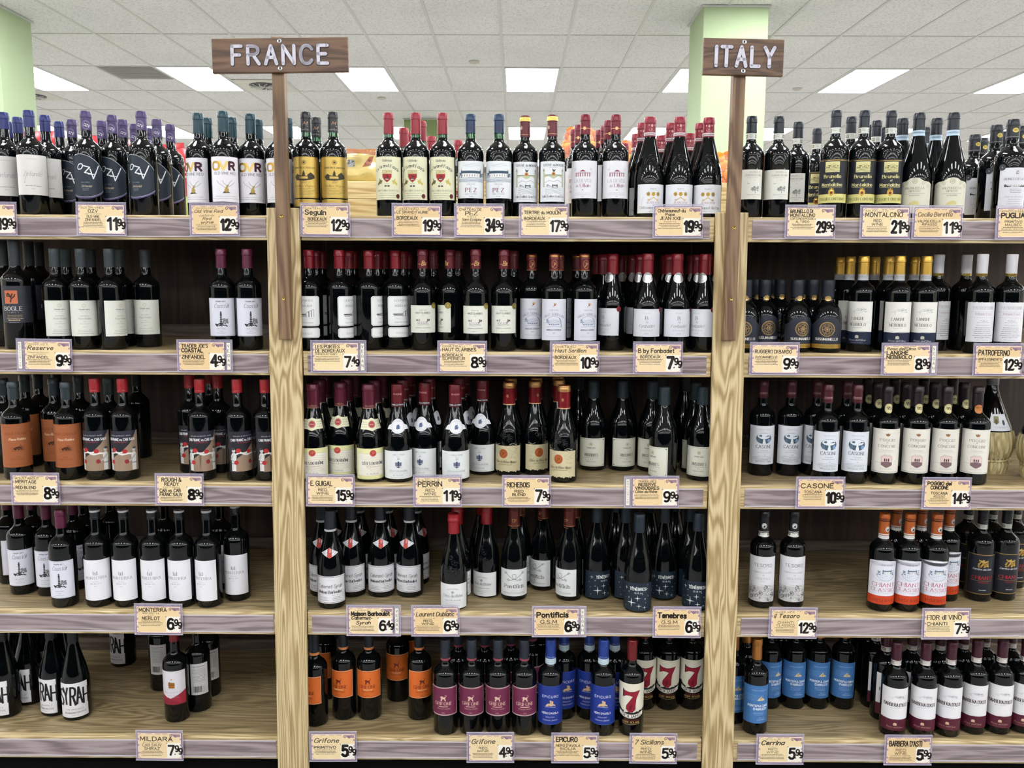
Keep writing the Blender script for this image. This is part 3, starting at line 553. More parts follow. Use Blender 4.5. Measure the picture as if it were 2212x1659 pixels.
def L_box(a, W, h):
    T_ = '#9c8470'; a.r(-W, 0, W, h, '#25252c', 0)
    a.p([(-30, 0), (-10, 0), (-2, 56), (-24, 40), (-34, 22)], T_, 1); a.r(-10.2, 0, W, 57, T_, 1); a.p([(-2, 56), (W, 56), (W, h), (W-4, h), (22, h-38)], T_, 1)
    a.p([(14, h-36), (W-8, h-5), (W-5, h), (-10, h), (-26, h-30)], '#2b2b3c', 2)
    a.t('ROUGH & READY WINE', -4, h-15, 3, '#d8d8da', 58, .9, L=5); a.t('CAB FRANC vs. CAB SAUV', -2, h-28, 7, '#f0f0f0', 78, 1.2, L=5); a.t('REAL RED BLEND', -4, h-34, 2.6, '#c8363a', 36, L=5)
    S = '#dcdcd8'; R_ = '#b52c30'; G_ = '#b4b4b2'                        # two boxers in white shirts, red gloves meeting
    for q, x in ((-1, -34), (1, 33)):
        a.p([(x-6, 2), (x+6, 2), (x+6, 26), (x+8, 46), (x+4, 55), (x-4, 55), (x-8, 46), (x-6, 26)], S, 3); a.l([(x-4, 30), (x+4, 22)], .8, G_, 4); a.l([(x-5, 44), (x+3, 36)], .8, G_, 4); a.l([(x-2, 20), (x-3, 4)], .8, G_, 4)
        a.e(x, 62, 5, 6.4, '#c9c6c2', 4, 12); a.e(x+q*1.4, 67, 5.4, 3.4, '#46464a', 5, 10); a.r(x-7, 22, x+7, 25, '#8a8a8c', 5)
    a.l([(-30, 50), (-20, 55), (-4, 54), (4, 56)], 4.6, S, 4, True); a.e(9, 58, 6.6, 6.2, R_, 6, 14); a.l([(-36, 48), (-41, 36), (-33, 30)], 4.4, G_, 5, True); a.e(-27, 27, 6.2, 6.6, R_, 6, 14)
    a.l([(30, 50), (18, 52), (2, 49), (-8, 52)], 4.6, '#e6e6e2', 5, True); a.e(-21, 62, 7, 6.6, R_, 6, 14); a.l([(-12, 54), (-18, 60)], 4, '#e6e6e2', 5); a.l([(36, 46), (26, 34), (20, 30)], 4.4, G_, 5, True); a.e(13, 28, 6, 6.6, '#8f2c30', 6, 14)
def L_guig(a, W, h):
    a.r(-W, 0, W, 4, '#d6d69a', 1); frame(a, -W+6, 10, W-6, h-14, .7, '#c3bf7c', 1); a.r(-W+7, 11, W-7, h-15, '#e9e6d8', 1)
    for i in range(9): a.l([(-W+8+i*3, h-16-i*5), (-W+22+i*4, h-20-i*6), (-W+34+i*6, h-18-i*6), (W-10, h-24-i*7)], .5, '#c9a98c', 2)
    a.e(0, h-14, 9.5, 9.5, '#b1272b', 3, 18); a.o(0, h-14, 7.6, .7, '#d98a70', 4); swirl(a, 0, h-14, 5, '#e0a080', .9, 4)
    a.t('CÔTES DU RHÔNE', 0, h-48, 8, '#35363c', 64, 1.3, 's'); a.m(0, h-54, 50, 1, 3, GR, 1.2); a.t('E. GUIGAL', 0, 14, 5, '#3c5480', 36, .9, 's')
def L_perr(a, W, h):
    C = '#404a66'; a.t('FAMILLE PERRIN', 0, h-13, 4.4, '#9aa2a6', 34, .9, 's'); a.m(0, h-17, 14, 1, 3, LG); swirl(a, 0, h-24, 4, C, .9, 2, 1.2)
    for k in range(4): a.l([(-9+k, h-34-k*3), (0, h-36-k*3), (9-k, h-34-k*3)], 1.4, C)
    a.r(-9, h-44, 9, h-33, '#7d86a0', 1); a.r(-2, h-45, 2, h-30, C, 3); a.p([(-8, h-46), (8, h-46), (0, h-50)], C, 2)
    a.t('CÔTES DU RHÔNE', 0, h-62, 5, '#70787e', 54, .9, 's'); a.r(-34, h-66, 34, h-65.5, LG); a.t('RÉSERVE', 0, h-74, 4.8, '#70787e', 30, .9, 's', sp=4); a.m(0, h-79, 60, 1, 3, LG)
def N_guig(a):                                                           # neck band, t measured from bottle base
    for i in range(14):
        x0, x1 = -34+68*i/14, -34+68*(i+1)/14
        f = lambda x: 14+5*max(0, 1-abs(x)/13)
        a.p([(x0, 170-f(x0)), (x1, 170-f(x1)), (x1, 170+f(x1)), (x0, 170+f(x0))], '#e6e3c4', 0)
    for k in (-7, 0, 7):
        for q in (-1, 1): a.l([(q*14, 170+k), (q*33, 170+k)], .8, '#9c9a84')
    a.e(0, 170, 10.5, 10.5, '#a63038', 2, 18); a.o(0, 170, 9, .7, '#e8b8a8', 3); a.t('MCMX', 0, 168, 3.4, '#e8c8b8', 11)
def N_perr(a):
    W_ = '#e8eaee'; a.p([(-34, 156), (34, 156), (30, 167), (22, 171), (-22, 171), (-30, 167)], W_, 0); a.e(0, 166, 21, 21, W_, 1, 22); a.o(0, 166, 18, .6, '#a9b2bc', 2, 22); blobs(a, 0, 164, 12, 12, '#55648c', 12, 3, 3, 2); a.r(-4, 158, 4, 168, '#55648c', 3); a.t('PERRIN', 0, 178, 2.8, '#a9b2bc', 14)
def L_rich(a, W, h):
    P = [(-W, 4), (W, 4), (W, h), (-W, h)]; a.p(P, '#cfc5a0', 0)
    for i in range(14): a.e(-W+3+i*(2*W-6)/13, 4, 4, 2+1.6*(i % 3), '#cfc5a0', 0, 8)
    hatch(a, 24, h-24, 24, 30, '#b0ab96', 8, 2, .8); hatch(a, -28, h-26, 22, 30, '#b8b094', 8, 2, .8, 9); blobs(a, 0, h-40, 70, 50, '#c6ba92', 24, 4, 1, 4)
    a.e(-6, h-24, 13, 14, '#b5622f', 2, 20); a.o(-6, h-24, 12, .8, '#8a4522', 3); a.o(-6, h-24, 9, .7, '#8a4522', 3); blobs(a, -6, h-24, 8, 9, '#8a4522', 8, 2, 3, 2)
    a.t("Côtes-du-Rhône Villages", 0, h-52, 6.6, '#4b4636', 66, .9, 'b'); a.m(0, h-58, 56, 1, 3, '#6a6450', 1.6)
def L_vin(a, W, h):
    frame(a, -W+3, 3, W-3, h-3, .5, GR)
    for qx in (-1, 1):
        for qy in (3, h-3): a.p([(qx*(W-3), qy), (qx*(W-9), qy), (qx*(W-3), qy+(6 if qy < 9 else -6))], GR, 2)
    a.o(0, h-18, 5, 1, '#a39a6c', 2); a.e(0, h-18, 2.4, 2.4, '#a39a6c', 2, 8); a.t("TRADER JOE'S", 0, h-31, 2.9, K, 26, 1.4); a.t('VINSOBRES', 0, h-56, 8.5, '#55504f', 42, 1., 's'); a.m(0, h-61, 64, 1, 3, GR, .9); a.m(0, h-66, 10, 1, 3, LG); a.t('Grand Cru du Rhône', 0, 14, 2.8, GR, 30)
def L_cas(a, W, h):
    C = '#3f5566'; a.t('Vinicola Fattoria', 4, h-13, 3.6, '#9aa2ac', 34, .7, 'i'); a.e(2, h-38, 23, 17, '#4a5f70', 1, 20); a.e(2, h-31, 19, 9, '#dfe6ec', 2, 16); a.p([(-2, h-55), (8, h-55), (4, h-36), (1, h-36)], '#e6ecf0', 3); blobs(a, -8, h-30, 8, 4, C, 6, 3, 3, 2); blobs(a, 14, h-31, 14, 2, C, 9, 2, 3, 1.6); a.e(17, h-45, 5, 6, '#7f9fc4', 3, 9); a.e(-13, h-45, 5, 6, '#5b7286', 3, 9)
    a.t('CASONE', 3, h-68, 9.5, '#3f4a58', 46, 1.05, 's'); a.t('Toscana', 3, h-77, 4.4, '#7d8792', 22, .7, 'i'); a.m(3, h-82, 46, 1, 3, LG, 1.6); a.t('2017', 6, h-90, 2.4, GR); a.m(0, h-95, 62, 4, 3.8, '#6d7680', 1.1); a.t('MARCHESI DEL CASONE', 3, 7, 3.2, GR, 46)
def L_conc(a, W, h):
    crown(a, 0, h-18, 5, '#8a5a38'); a.e(0, h-18, 5, 3.4, '#a97a50', 2, 10); a.t('POGGIO', 0, h-36, 7.4, '#66605c', 40, .95, 's', sp=3); a.t('DEL', 0, h-41, 2.4, '#66605c'); a.t('CONCONE', 0, h-54, 7.4, '#66605c', 48, .95, 's', sp=3); a.t('TOSCANA', 0, h-65, 3.6, '#9a948e', 30, .9, sp=5); a.r(-26, h-68, 26, h-67.6, LG); a.t('Rosso', 0, h-78, 5, '#b3aca4', 16, .6, 'i')
    a.p([(-15, 24), (15, 24), (15, 48), (10, 52), (-10, 52), (-15, 48)], '#b9a29c', 1); a.p([(-14, 30), (14, 30), (14, 47), (9, 51), (-9, 51), (-14, 47)], '#e3cbc4', 2); a.p([(-14, 32), (0, 35), (14, 32), (14, 24), (5, 18), (0, 16), (-5, 18), (-14, 24)], '#7d6468', 3)
    for x in (-5, 0, 5): a.e(x, 39, 1.6, 5 if x else 4, '#2e2628', 4, 8)
    a.l([(-34, 30), (-16, 30)], .5, GR); a.m(0, 12, 44, 1, 3, LG); a.r(-W, 3, W, 4, '#8e8a84', 1)
def L_mont(a, W, h):
    a.r(-6, h-44, -4, h-34, '#8b8d92', 2); a.r(-1, h-44, 1, h-37, '#8b8d92', 2); a.r(4, h-44, 6, h-34, '#8b8d92', 2); a.r(-6, h-45, 6, h-44, '#8b8d92', 2)
    a.t('MONTERRA', 0, h-58, 8, '#77797f', 60, .9, 's', sp=3); a.m(0, h-66, 24, 1, 3, LG, 1); a.t('MERLOT', 0, h-74, 4, '#83858b', 28, 1., 's', sp=4); a.m(0, h-80, 12, 1, 3, LG)
def L_barb(a, W, h):
    P = [(-W+6, 3), (W-6, 3), (W-3, 6), (W-3, h-6), (W-6, h-3), (-W+6, h-3), (-W+3, h-6), (-W+3, 6)]; a.l(P+[P[0]], .9, '#3a3c44'); a.m(0, h-12, 26, 1, 3, LG, .8)
    a.t('Cabernet-Syrah', 0, h-36, 11, '#35363e', 72, .7, 'i'); a.t('Maison Barboulot', 0, h-52, 8, '#2e3038', 70, 1.5, 'b'); a.m(14, h-58, 22, 1, 3, GR); a.m(-20, h-65, 30, 3, 4.6, GR, 1.4, al='c'); a.m(20, h-65, 30, 3, 4.6, GR, 1.4, seed=4)
def N_barb(a):
    a.p([(-28, 170), (0, 155), (28, 170), (0, 185)], '#e8eaee', 0); P = [(-23, 170), (0, 158), (23, 170), (0, 182)]; a.l(P+[P[0]], .7, '#56648c'); a.p([(-7, 159), (0, 155.5), (7, 159), (7, 181), (0, 184.5), (-7, 181)], '#c2453c', 2)
    a.t('AUTHENTIC', 0, 168.5, 3.4, '#3c4258', 34); a.t('ROUGE', 0, 176, 4, '#f0e0d8', 12, rot=-90)
def L_dub(a, W, h):
    a.t('Laurent Dublanc', 0, h-16, 3.4, GR, 34, .8, arc=60); a.e(0, h-25, 3.6, 4, LG, 2, 9); a.o(0, h-25, 3.6, .8, GR, 3); a.t('Côtes-du-Rhône', 0, h-40, 8, '#5e6670', 60, .85, 'b'); a.t('APPELLATION PROTÉGÉE', 0, h-51, 2.6, GR, 48); a.r(-30, h-56, 30, h-55.5, LG); a.m(0, h-61, 60, 1, 3, LG)
    a.t('2022', 0, h-68, 2.6, GR)
def L_pont(a, W, h):
    G_ = '#6f7276'; a.e(0, h-21, 7, 8, '#a9abb0', 2, 14); a.e(0, h-21, 5, 6, '#dfe0e2', 3, 12)
    for q in (-1, 1): a.l([(q*26, h-12), (q*4, h-30), (-q*14, h-34)], 1.4, G_); swirl(a, q*27, h-12, 4.5, G_, 1.1); swirl(a, q*18, h-34, 4.5, G_, 1.1, 2, 1.6, -1)
    a.o(0, h-24, 17, .6, LG, 1, 16, 13, pi, 2*pi); a.t('Pontificis', 0, h-58, 10.5, '#3f4248', 62, 1.2, 'b'); a.t('2021', 0, h-66, 2.4, LG, 14); a.m(0, h-71, 28, 1, 3, LG); a.t('GRENACHE SYRAH MOURVEDRE', 0, 8, 3, '#77797e', 68)
def L_ten(a, W, h):
    a.r(-W, 0, W, h, '#1b2836', 0); S = '#e4ece8'; a.t('TÉNÈBRES', 6, h-22, 8.5, S, 46, 1.25); a.t('G.S.M', 8, h-32, 4, S, 22, 1.2)
    def star(x, y, r):
        for dx, dy in ((r, 0), (-r, 0), (0, r), (0, -r)): a.p([(x-dy*.11, y+dx*.11), (x+dy*.11, y-dx*.11), (x+dx, y+dy)], S, 2, True)
        a.e(x, y, r*.16, r*.16, S, 3, 6)
    star(-12, 24, 14); star(6, 38, 9); star(10, 15, 8); star(26, 10, 6); star(28, 36, 4); star(-20, 38, 3.4); star(32, 66, 6); star(-30, 66, 7); star(-20, 56, 3); star(38, 44, 3)
    for x, y in ((30, 24), (-34, 34), (-32, 12), (20, 50), (36, 78), (-38, 50)): a.e(x, y, 1, 1, S, 2, 6)
def L_tes(a, W, h):
    a.t('TESORO', 4, h-31, 9, '#5c5c60', 52, .9, sp=2.4); a.m(4, h-37, 34, 1, 3, LG, 1); a.t('CHIANTI CLASSICO', 4, h-50, 4, '#77777c', 56, 1., 's'); a.t('2019', 6, h-57, 2.2, GR); a.t('RISERVA', 6, h-70, 6.4, '#8a8a92', 40, .7, 's', sp=2); a.m(6, h-76, 24, 1, 3, LG)
    rg = random.Random(3); a.r(-W, 0, W, 52, '#c9c9c9', 1); a.p([(-W, 52), (-20, 54), (6, 50), (W, 53), (W, 48), (-W, 47)], '#dededf', 2)
    for i in range(60): swirl(a, rg.uniform(-W+6, W-6), rg.uniform(5, 47), rg.uniform(3, 9), rg.choice(('#6c6c6e', '#8c8c8e', '#f0f0f0', '#55555a')), rg.uniform(.7, 1.6), 3, rg.uniform(.6, 1.5), rg.choice((-1, 1)), rg.uniform(0, 6))
def L_fior(a, W, h):
    a.r(-W, 0, W, h-6, '#e4e4ee', 0); a.e(0, h-8, W, 8, '#e4e4ee', 0, 20); a.r(-W, 0, W, 26, '#c9451f', 2); a.o(0, h-30, 39, .6, LG, 1, 20, 32); a.t('FIOR di VINO', 10, h-16, 4, '#5b5b66', 36, .9, 's')
    C = '#6f7f95'; a.e(8, h-40, 26, 19, '#dfe4ee', 1, 20); hatch(a, 8, h-52, 42, 18, C, 6, 2, .7); house(a, 10, h-40, 22, 14, C, 5); blobs(a, -14, h-38, 8, 12, C, 12, 2, 2, 1.8); blobs(a, 28, h-36, 5, 14, C, 8, 3, 2, 2); a.o(8, h-40, 27, .8, C, 2, 16, 21, pi, 2*pi)
    a.t('CHIANTI', 4, h-79, 11, '#b44a58', 68, 1.05, 's'); a.t('CLASSICO', 6, h-94, 10, '#b44a58', 76, 1.05, 's'); a.r(-30, h-98, 36, h-97.5, LG); a.t('RISERVA', 6, 8, 8, '#5a1c10', 56, 1.2, 's', L=3, sp=4)
def L_dark(a, W, h):
    a.r(-W, 0, W, h, '#1c2029', 0); frame(a, -W+1, 2, W-1, h-2, 1.6, GD, 1); blobs(a, 2, h-30, 26, 22, GD, 30, 2, 2, 3); crown(a, 2, h-26, 6, 'G#d8b870', 3)
    a.t('Cantina del Sole', 0, h-50, 5, '#d8dade', 52, 1.4, 'i'); a.t('CHIANTI', 2, h-79, 10, '#b9303a', 58, 1.2, 's'); a.r(-32, h-84, 36, h-83.4, GD); a.t('RISERVA', 6, h-91, 4, '#8e2a34', 30, 1.6); a.m(4, 14, 26, 1, 3, '#c8cad0', 2.4)
def L_syr(a, W, h):
    for i, ch in enumerate('SYRAH'): a.t(ch, -37+i*18.5, 40+(i % 2)*3, 56-abs(i-2)*3, '#141418', 14.5, .82, rot=(-3, 3, -2, 2, 0)[i])
    a.t('THE ORIGINALS', 4, 24, 4, '#6a6a70', 50, 1, sp=5); a.t('2021 WASHINGTON STATE', 4, 13, 4.4, '#4c4c54', 62, 1., sp=3); a.m(6, 7, 26, 1, 3, LG)
def L_mil(a, W, h):
    R_ = '#a02a3c'; a.p([(-W, 0), (W, 0), (W, 44), (-4, 20), (-W, 34)], R_, 1); a.p([(-W, 0), (30, 0), (-6, 20), (-W, 8)], '#8a2334', 2)
    a.r(-9, h-54, 9, h-36, '#a06a2a', 2); a.r(-10, h-44, 10, h-42, '#7d5020', 3); blobs(a, 0, h-36, 16, 4, '#8a5a28', 7); a.e(0, h-26, 3, 3, '#c8b8a0', 2, 8); a.r(-14, h-58, 14, h-57.4, LG)
    a.t('MILDARA', 0, h-70, 5.6, '#a9a7ad', 52, .7, sp=4); a.t('CABERNET SHIRAZ', 0, h-79, 2.6, '#b79aa0', 30); a.m(0, h-84, 52, 1, 3, LG, 1.2)
def _lion(a, x, y, c):
    a.p([(x-8, y), (x-6, y+8), (x-9, y+13), (x-3, y+15), (x+2, y+12), (x+8, y+15), (x+6, y+8), (x+8, y), (x+5, y), (x+3, y+6), (x-2, y+6), (x-4, y)], c, 2); a.l([(x+7, y+13), (x+10, y+17), (x+5, y+19)], 1, c)
def _grif(bg, ink, ed):
    def f(a, W, h):
        P = [(-W+1.6, 3), (-W+1.6, h-3)]; frame(a, -W, 1, W, h-1, 1.2, ed, 1); frame(a, -W+2.4, 3.4, W-2.4, h-3.4, .6, ink, 1); _lion(a, 0, h-43, ink)
        a.t('GRIFONE', 0, h-56, 9.6, ink, 52, 1.15, 's'); a.r(-14, h-62, 14, h-59.6, ed if ed != '#e8e0d8' else ink); a.t('Primitivo Puglia' if bg == 'e' else 'Rosso Italia', 0, h-69, 4, ink, 38, .8, 'i'); a.t('2022', 0, 8, 2.4, ink, 9)
    return f
def L_epi(a, W, h):
    L_ = '#c2c6ea'; frame(a, -W, 0, W, h, 1, '#4a62b4', 1); a.t('EPICURO', 0, h-36, 7, L_, 48, 1.5, sp=4); c = '#d9b48a'
    a.p([(-14, h-62), (-9, h-55), (-2, h-53), (3, h-50), (5, h-45), (9, h-48), (8, h-54), (14, h-58), (15, h-62), (8, h-60), (3, h-62), (-4, h-60), (-9, h-63)], c, 2); a.e(1, h-47, 2.6, 4, c, 3, 8); a.l([(-16, h-66), (-4, h-64), (16, h-66)], 1.6, '#a9afd8')
    a.t("NERO D'AVOLA", 0, h-87, 5.4, '#dfe2f4', 50, 1.6); a.t('SICILIA DOC', 0, h-98, 3, L_, 26, 1.4); a.t('Edizione Limitata', 0, h-108, 4, L_, 42, 1.2, 'i')
def L_seven(a, W, h):
    a.r(-W, 46, W, h, '#e6e2ce', 0)
    for x0, x1, y in ((-W, -34, 52), (-34, -22, 44), (-22, -8, 36), (-8, 8, 40), (8, 24, 38), (24, W, 48)): a.r(x0, y, x1, 47, '#e6e2ce', 0)
    a.p([(-W, 56), (-40, 58), (-32, 48), (-20, 38), (-8, 42), (4, 38), (16, 44), (28, 42), (W, 54), (W, 36), (0, 26), (-W, 38)], '#17161a', 1)
    for c, d in (('#17141a', 1.), ('#93182e', 0)):
        L = 2 if d else 3
        a.p([(-23-d, h-20+d), (-16, h-24+d), (-4, h-26+d), (8, h-25+d), (25+d*1.5, h-21+d), (14+d, h-46), (12+d, h-66), (12+d, h-80), (4, h-88-d), (-6, h-88-d), (-14-d, h-80), (-13-d, h-68), (-4-d, h-54), (5-d, h-40+d*0), (-4, h-36-d), (-14, h-36-d), (-20, h-40-d), (-23-d, h-40-d)], c, L)
    a.p([(-4, h-82), (1, h-82), (4, h-70), (1, h-62), (-6, h-72)], '#6e1022', 4); a.l([(-24, h-18), (-24, h-42)], 3, '#17141a', 4)
    P = lambda x: 22+x*x/150
    for i in range(14): x0, x1 = -38+76*i/14, -38+76*(i+1)/14; a.p([(x0, P(x0)), (x1, P(x1)), (x1, P(x1)+12), (x0, P(x0)+12)], '#e9e7dc', 3)
    a.t('SICILIANS', 0, 24.5, 7.6, '#17141a', 62, 1.7, 's', L=4, arc=-75); a.t('VINO ROSSO', 0, 15, 4, '#6b2a20', 44, 1.6); a.t('TERRE SICILIANE', 0, 7, 5.6, '#b8925a', 52, 1.4, 's'); a.l([(-26, 4), (0, 2), (28, 5)], .8, '#c9b080')
def L_cer(a, W, h):
    C = '#a9c6e8'; a.t('VINERIA DI CERRINA', 8, h-16, 3, C, 44); a.m(-6, h-30, 56, 4, 5, '#8fb4dc', .8, seed=5); a.p([(2, h-46), (24, h-46), (22, h-40), (16, h-39), (14, h-32), (10, h-36), (6, h-40)], '#d8c7a0', 3); a.r(11, h-44, 14, h-36, '#b89c6c', 4)
    a.t('MONTEPULCIANO', 6, h-66, 6.6, '#e3edf8', 62, 1.5); a.t("D'ABRUZZO", 12, h-76, 6.6, '#e3edf8', 40, 1.5); a.m(8, h-83, 40, 3, 4.4, C, 1); a.t('VILLA', 16, 16, 3.6, C, 16); a.t('CERRINA', 16, 9, 4.4, C, 26)
def L_barbera(a, W, h):
    a.r(-W, 36, W, h, '#ecebee', 0); a.r(-W, 0, W, 36, '#54182c', 0); a.l([(-W, 37), (-10, 35.5), (6, 37.2), (W, 36)], 1., '#54182c', 1)
    hill(a, 3, h-34, 44, 8, LG, 5); hill(a, 8, h-28, 26, 6, '#a9adad', 8); blobs(a, 10, h-27, 20, 4, '#a9adad', 9, 2, 2, 1.4)
    a.t("BARBERA D'ASTI", 0, h-56, 10, '#3f3228', 68, 1.35, 's'); a.m(0, h-62, 40, 1, 3, LG); a.e(0, 22, 5, 4, '#d6b79c', 2, 10); a.r(-5, 17.5, 5, 19.4, '#d6b79c', 3); a.t("Rosa dell'Olmo", 0, 9, 5.4, '#c69c90', 46, .7, 'i'); a.t('PRODUCT OF ITALY', 0, 3.4, 2, '#a8747c', 34)
def L_back(a, W, h):
    a.m(0, h-10, W*1.7, 1, 4, K, 2.2); a.m(0, h-17, W*1.7, 10, 4.6, GR, 1.3); bars(a, -W*.7, 8, W*.9, 20); a.m(W*.5, 24, W*.6, 4, 5, GR, 1.2)
def L_backsmall(a, W, h):
    bars(a, -8, 14, 12, 30); a.m(0, h-12, 12, 3, 5, K, 1.2)
def L_none(a, W, h): pass
def L_fias(a, W, h):
    a.p([(-W, 0), (W, 0), (W*.72, h), (-W*.72, h)], '#dfe1e6', 0); a.r(-W*.5, 22, -W*.05, h-6, '#8a8560', 2); a.e(-W*.28, h*.55, 5, 8, '#5a5238', 3, 9); a.e(W*.35, h*.5, 5, 8, '#43454e', 2, 9); a.t('CHIANTI', W*.1, 8, 5, '#7b7f88', 40, .9, 's')
# neck strips and capsule prints; t measured down from the bottle top
def C_docg(a, y=-62, hh=15, white='#d8dad2'):
    a.r(-48, y, 48, y+hh, white, 0)
    for x in (-24, 14): a.r(x, y+3, x+13, y+hh-3, '#77786c', 1); a.r(x+2, y+5, x+11, y+hh-5, '#a9aa9c', 2); a.m(x+22, y+hh-5, 12, 2, 4, '#9a9c98', 1.4)
def C_blue(a): a.r(-48, -62, 48, -47, '#b9cfe0', 0); a.m(0, -53, 30, 2, 4, '#7e98b0', 1.4)
def C_ozv(a):
    for x in (2,):
        for r in (12.5, 10): a.o(x, -38, r, .8, '#9a90b4', 1, 20)
        a.t('OZV', x, -42, 7, '#d8d4e4', 15, 1.3, slant=.2, rot=-18)
def C_seg(a): a.t('M', 0, -36, 9, '#d9a98a', 12, .8, 'i'); a.t('CHATEAU', 0, -50, 3.4, '#a8a49c', 26, 1.1); blobs(a, 10, -40, 2, 2, '#d8d4cc', 2, 1, 1, 1)
def C_tert(a): a.r(-48, -16, 48, -5, 'G#dcc06a', 0); a.t('TM', 0, -13, 4, '#9a7a30', 14); a.r(-48, -52, 48, -50.6, '#c8906a', 0); a.e(-14, -34, 3.6, 5, '#c8a890', 1, 10)
def C_lil(a): a.r(-48, -38, 48, -36.6, '#e0a868', 0); a.e(0, -37.3, 4.6, 4.6, '#f0c890', 1, 10)
def C_jean(a):
    a.r(-48, -50, 48, -42, '#ded2d4', 0); a.m(0, -48, 40, 1, 4, '#8a6a70', 3.4, seed=2); c = '#d8a4a4'
    a.e(0, -24, 3, 4, c, 1, 9); a.e(-8, -23, 1.8, 1.8, c, 1, 6); a.e(8, -23, 1.8, 1.8, c, 1, 6); a.t('R', 0, -37, 6, c, 4, 1.2, 's'); a.o(0, -31, 9, .8, c, 1, 10, None, pi+.3, 2*pi-.3)
def C_pez(a): a.t('PEZ', 0, -40, 5, '#5c2f52', 16, 1.1)
def C_clar(a): a.t('Bx', 4, -44, 12, '#e0b070', 14, 1.2, 'i'); a.t('CHATEAU', -12, -42, 3, '#d8a870', 14)
def C_sor(a): a.r(-48, -9, 48, -4, 'G#a87840', 0); a.r(-48, -46, 48, -44.6, '#c08858', 0); a.o(0, -29, 9, .9, '#d8a070', 1, 16, 12); blobs(a, 0, -30, 8, 12, '#c89060', 8, 2, 1, 1.8)
def C_fonb(a): a.e(0, -66, 13, 14.5, 'G#c2c2c2', 3, 20); a.o(0, -66, 10, .7, '#8a8a8c', 4)
def C_susu(a): a.e(0, -51, 7.4, 7.4, 'G#dcb878', 3, 16); a.o(0, -51, 5.6, .8, '#6a5430', 4, 14); a.r(-48, -53.4, 48, -52.4, 'G#a88a50', 1)
def C_lang(a): a.r(-48, -68, 48, -51, '#b9bcc0', 0); a.m(0, -58, 34, 2, 4, '#7f858c', 1.6)
def C_patro(a): a.r(-48, -61, 48, -53, 'G#c4a84e', 0); bars(a, -16, -59.5, 32, 5.5, '#6a5a24')
def C_cas(a): a.t('CASONE', 0, -38, 3.6, '#d0a8a8', 26, 1.3); a.r(-48, -40.4, 48, -39.8, '#a87878')
def C_conc(a): a.e(2, -62, 12.5, 13.5, '#d8cf9a', 3, 20); a.o(2, -62, 11.5, .9, '#8d8458', 4, 20); a.t('95', 3, -66, 9, K, 12, 1.4, 's', L=5)
def C_orange(a): a.e(2, -62, 12.5, 12.5, '#c07a40', 3, 20); bars(a, -8, -70, 20, 14, '#8a4f24', 3)
def C_ros(a): a.e(2, -42, 8, 8, '#e6e6e4', 1, 16); a.e(2, -42, 6.6, 6.6, '#1b1b1f', 2, 14); a.e(2, -42, 5.4, 5.4, '#e6e6e4', 3, 12); a.p([(-1, -45), (2, -47), (5, -45), (6, -39), (3.4, -41), (1, -39)], '#141418', 4); C_docg(a, -74, 15, '#e0e0d8')
def C_rosor(a): a.r(-48, -22, 48, -13, '#4a2416', 0); a.e(9, -44, 7.6, 7.6, '#e6e6e4', 1, 16); a.e(9, -44, 6.2, 6.2, '#1b1b1f', 2, 14); a.e(9, -44, 5, 5, '#e6e6e4', 3, 12); a.p([(6, -47), (9, -49), (12, -47), (13, -41), (10.4, -43), (8, -41)], '#141418', 4); a.r(-48, -72, 48, -58, '#dcdcd8', 0); a.m(0, -64, 26, 2, 4, '#9a9c98', 1.4)
def C_dark(a): C_docg(a, -62, 14, '#c4c4bc'); a.l([(-2, -40), (10, -36), (4, -48)], 1, '#8a7c50')
def C_barb(a): a.r(-48, -60, 48, -54, '#d9d9dc', 1); a.r(-48, -57.6, 48, -56.8, '#6a6a70', 2)
def C_mont(a): a.r(-48, -12, 48, -6, '#d4d4d8', 1)
def C_pont(a): a.t('CP', 0, -48, 9, '#b98050', 12, 1.4, 's'); a.r(-48, -60, 48, -58.6, '#b98050'); a.m(0, -66, 20, 1, 4, '#b98050', 2)
def C_grio(a): a.r(-48, -67, 48, -59, '#d98a50', 1)
def C_grip(a): a.r(-48, -61, 48, -55, '#a84a5c', 1)
def C_epi(a): a.t('EPICURO', 0, -52, 3, '#a9b4e4', 28, 1.1); a.r(-48, -72, 48, -55, '#c8dce6', 1); a.m(0, -61, 30, 2, 5, '#8ea4b4', 1.6)
def C_bar(a): C_docg(a, -66, 15, '#d8d0cc')
def C_guig(a): a.r(-48, -67, 48, -65.6, '#b58a70', 1); a.t('GUIGAL', 0, -62, 4, '#b58a70', 26, 1.2)
def C_perr(a): a.r(-48, -60, 48, -53, '#2a1a20', 1); a.t('FAMILLE PERRIN', 0, -58, 3.6, '#e0dce0', 36, 1.3); a.t('RHONE', 0, -28, 4, '#d0a0a0', 22, 1.2)
def C_rich(a): a.r(-48, -18, 48, 0, 'G#c99a60', 0); a.r(-48, -66, 48, -63, '#d8b488', 1); a.e(0, -40, 3.4, 5, '#a87050', 1, 9); a.r(-48, -14.5, 48, -13.6, '#8a5a34', 2)
def C_ronco(a): a.e(2, -30, 8, 6.5, '#d8c26a', 1, 8); a.e(2, -30, 5, 3.6, '#b59c44', 2, 8); a.r(-48, -48, 48, -47, '#9a9a9c')

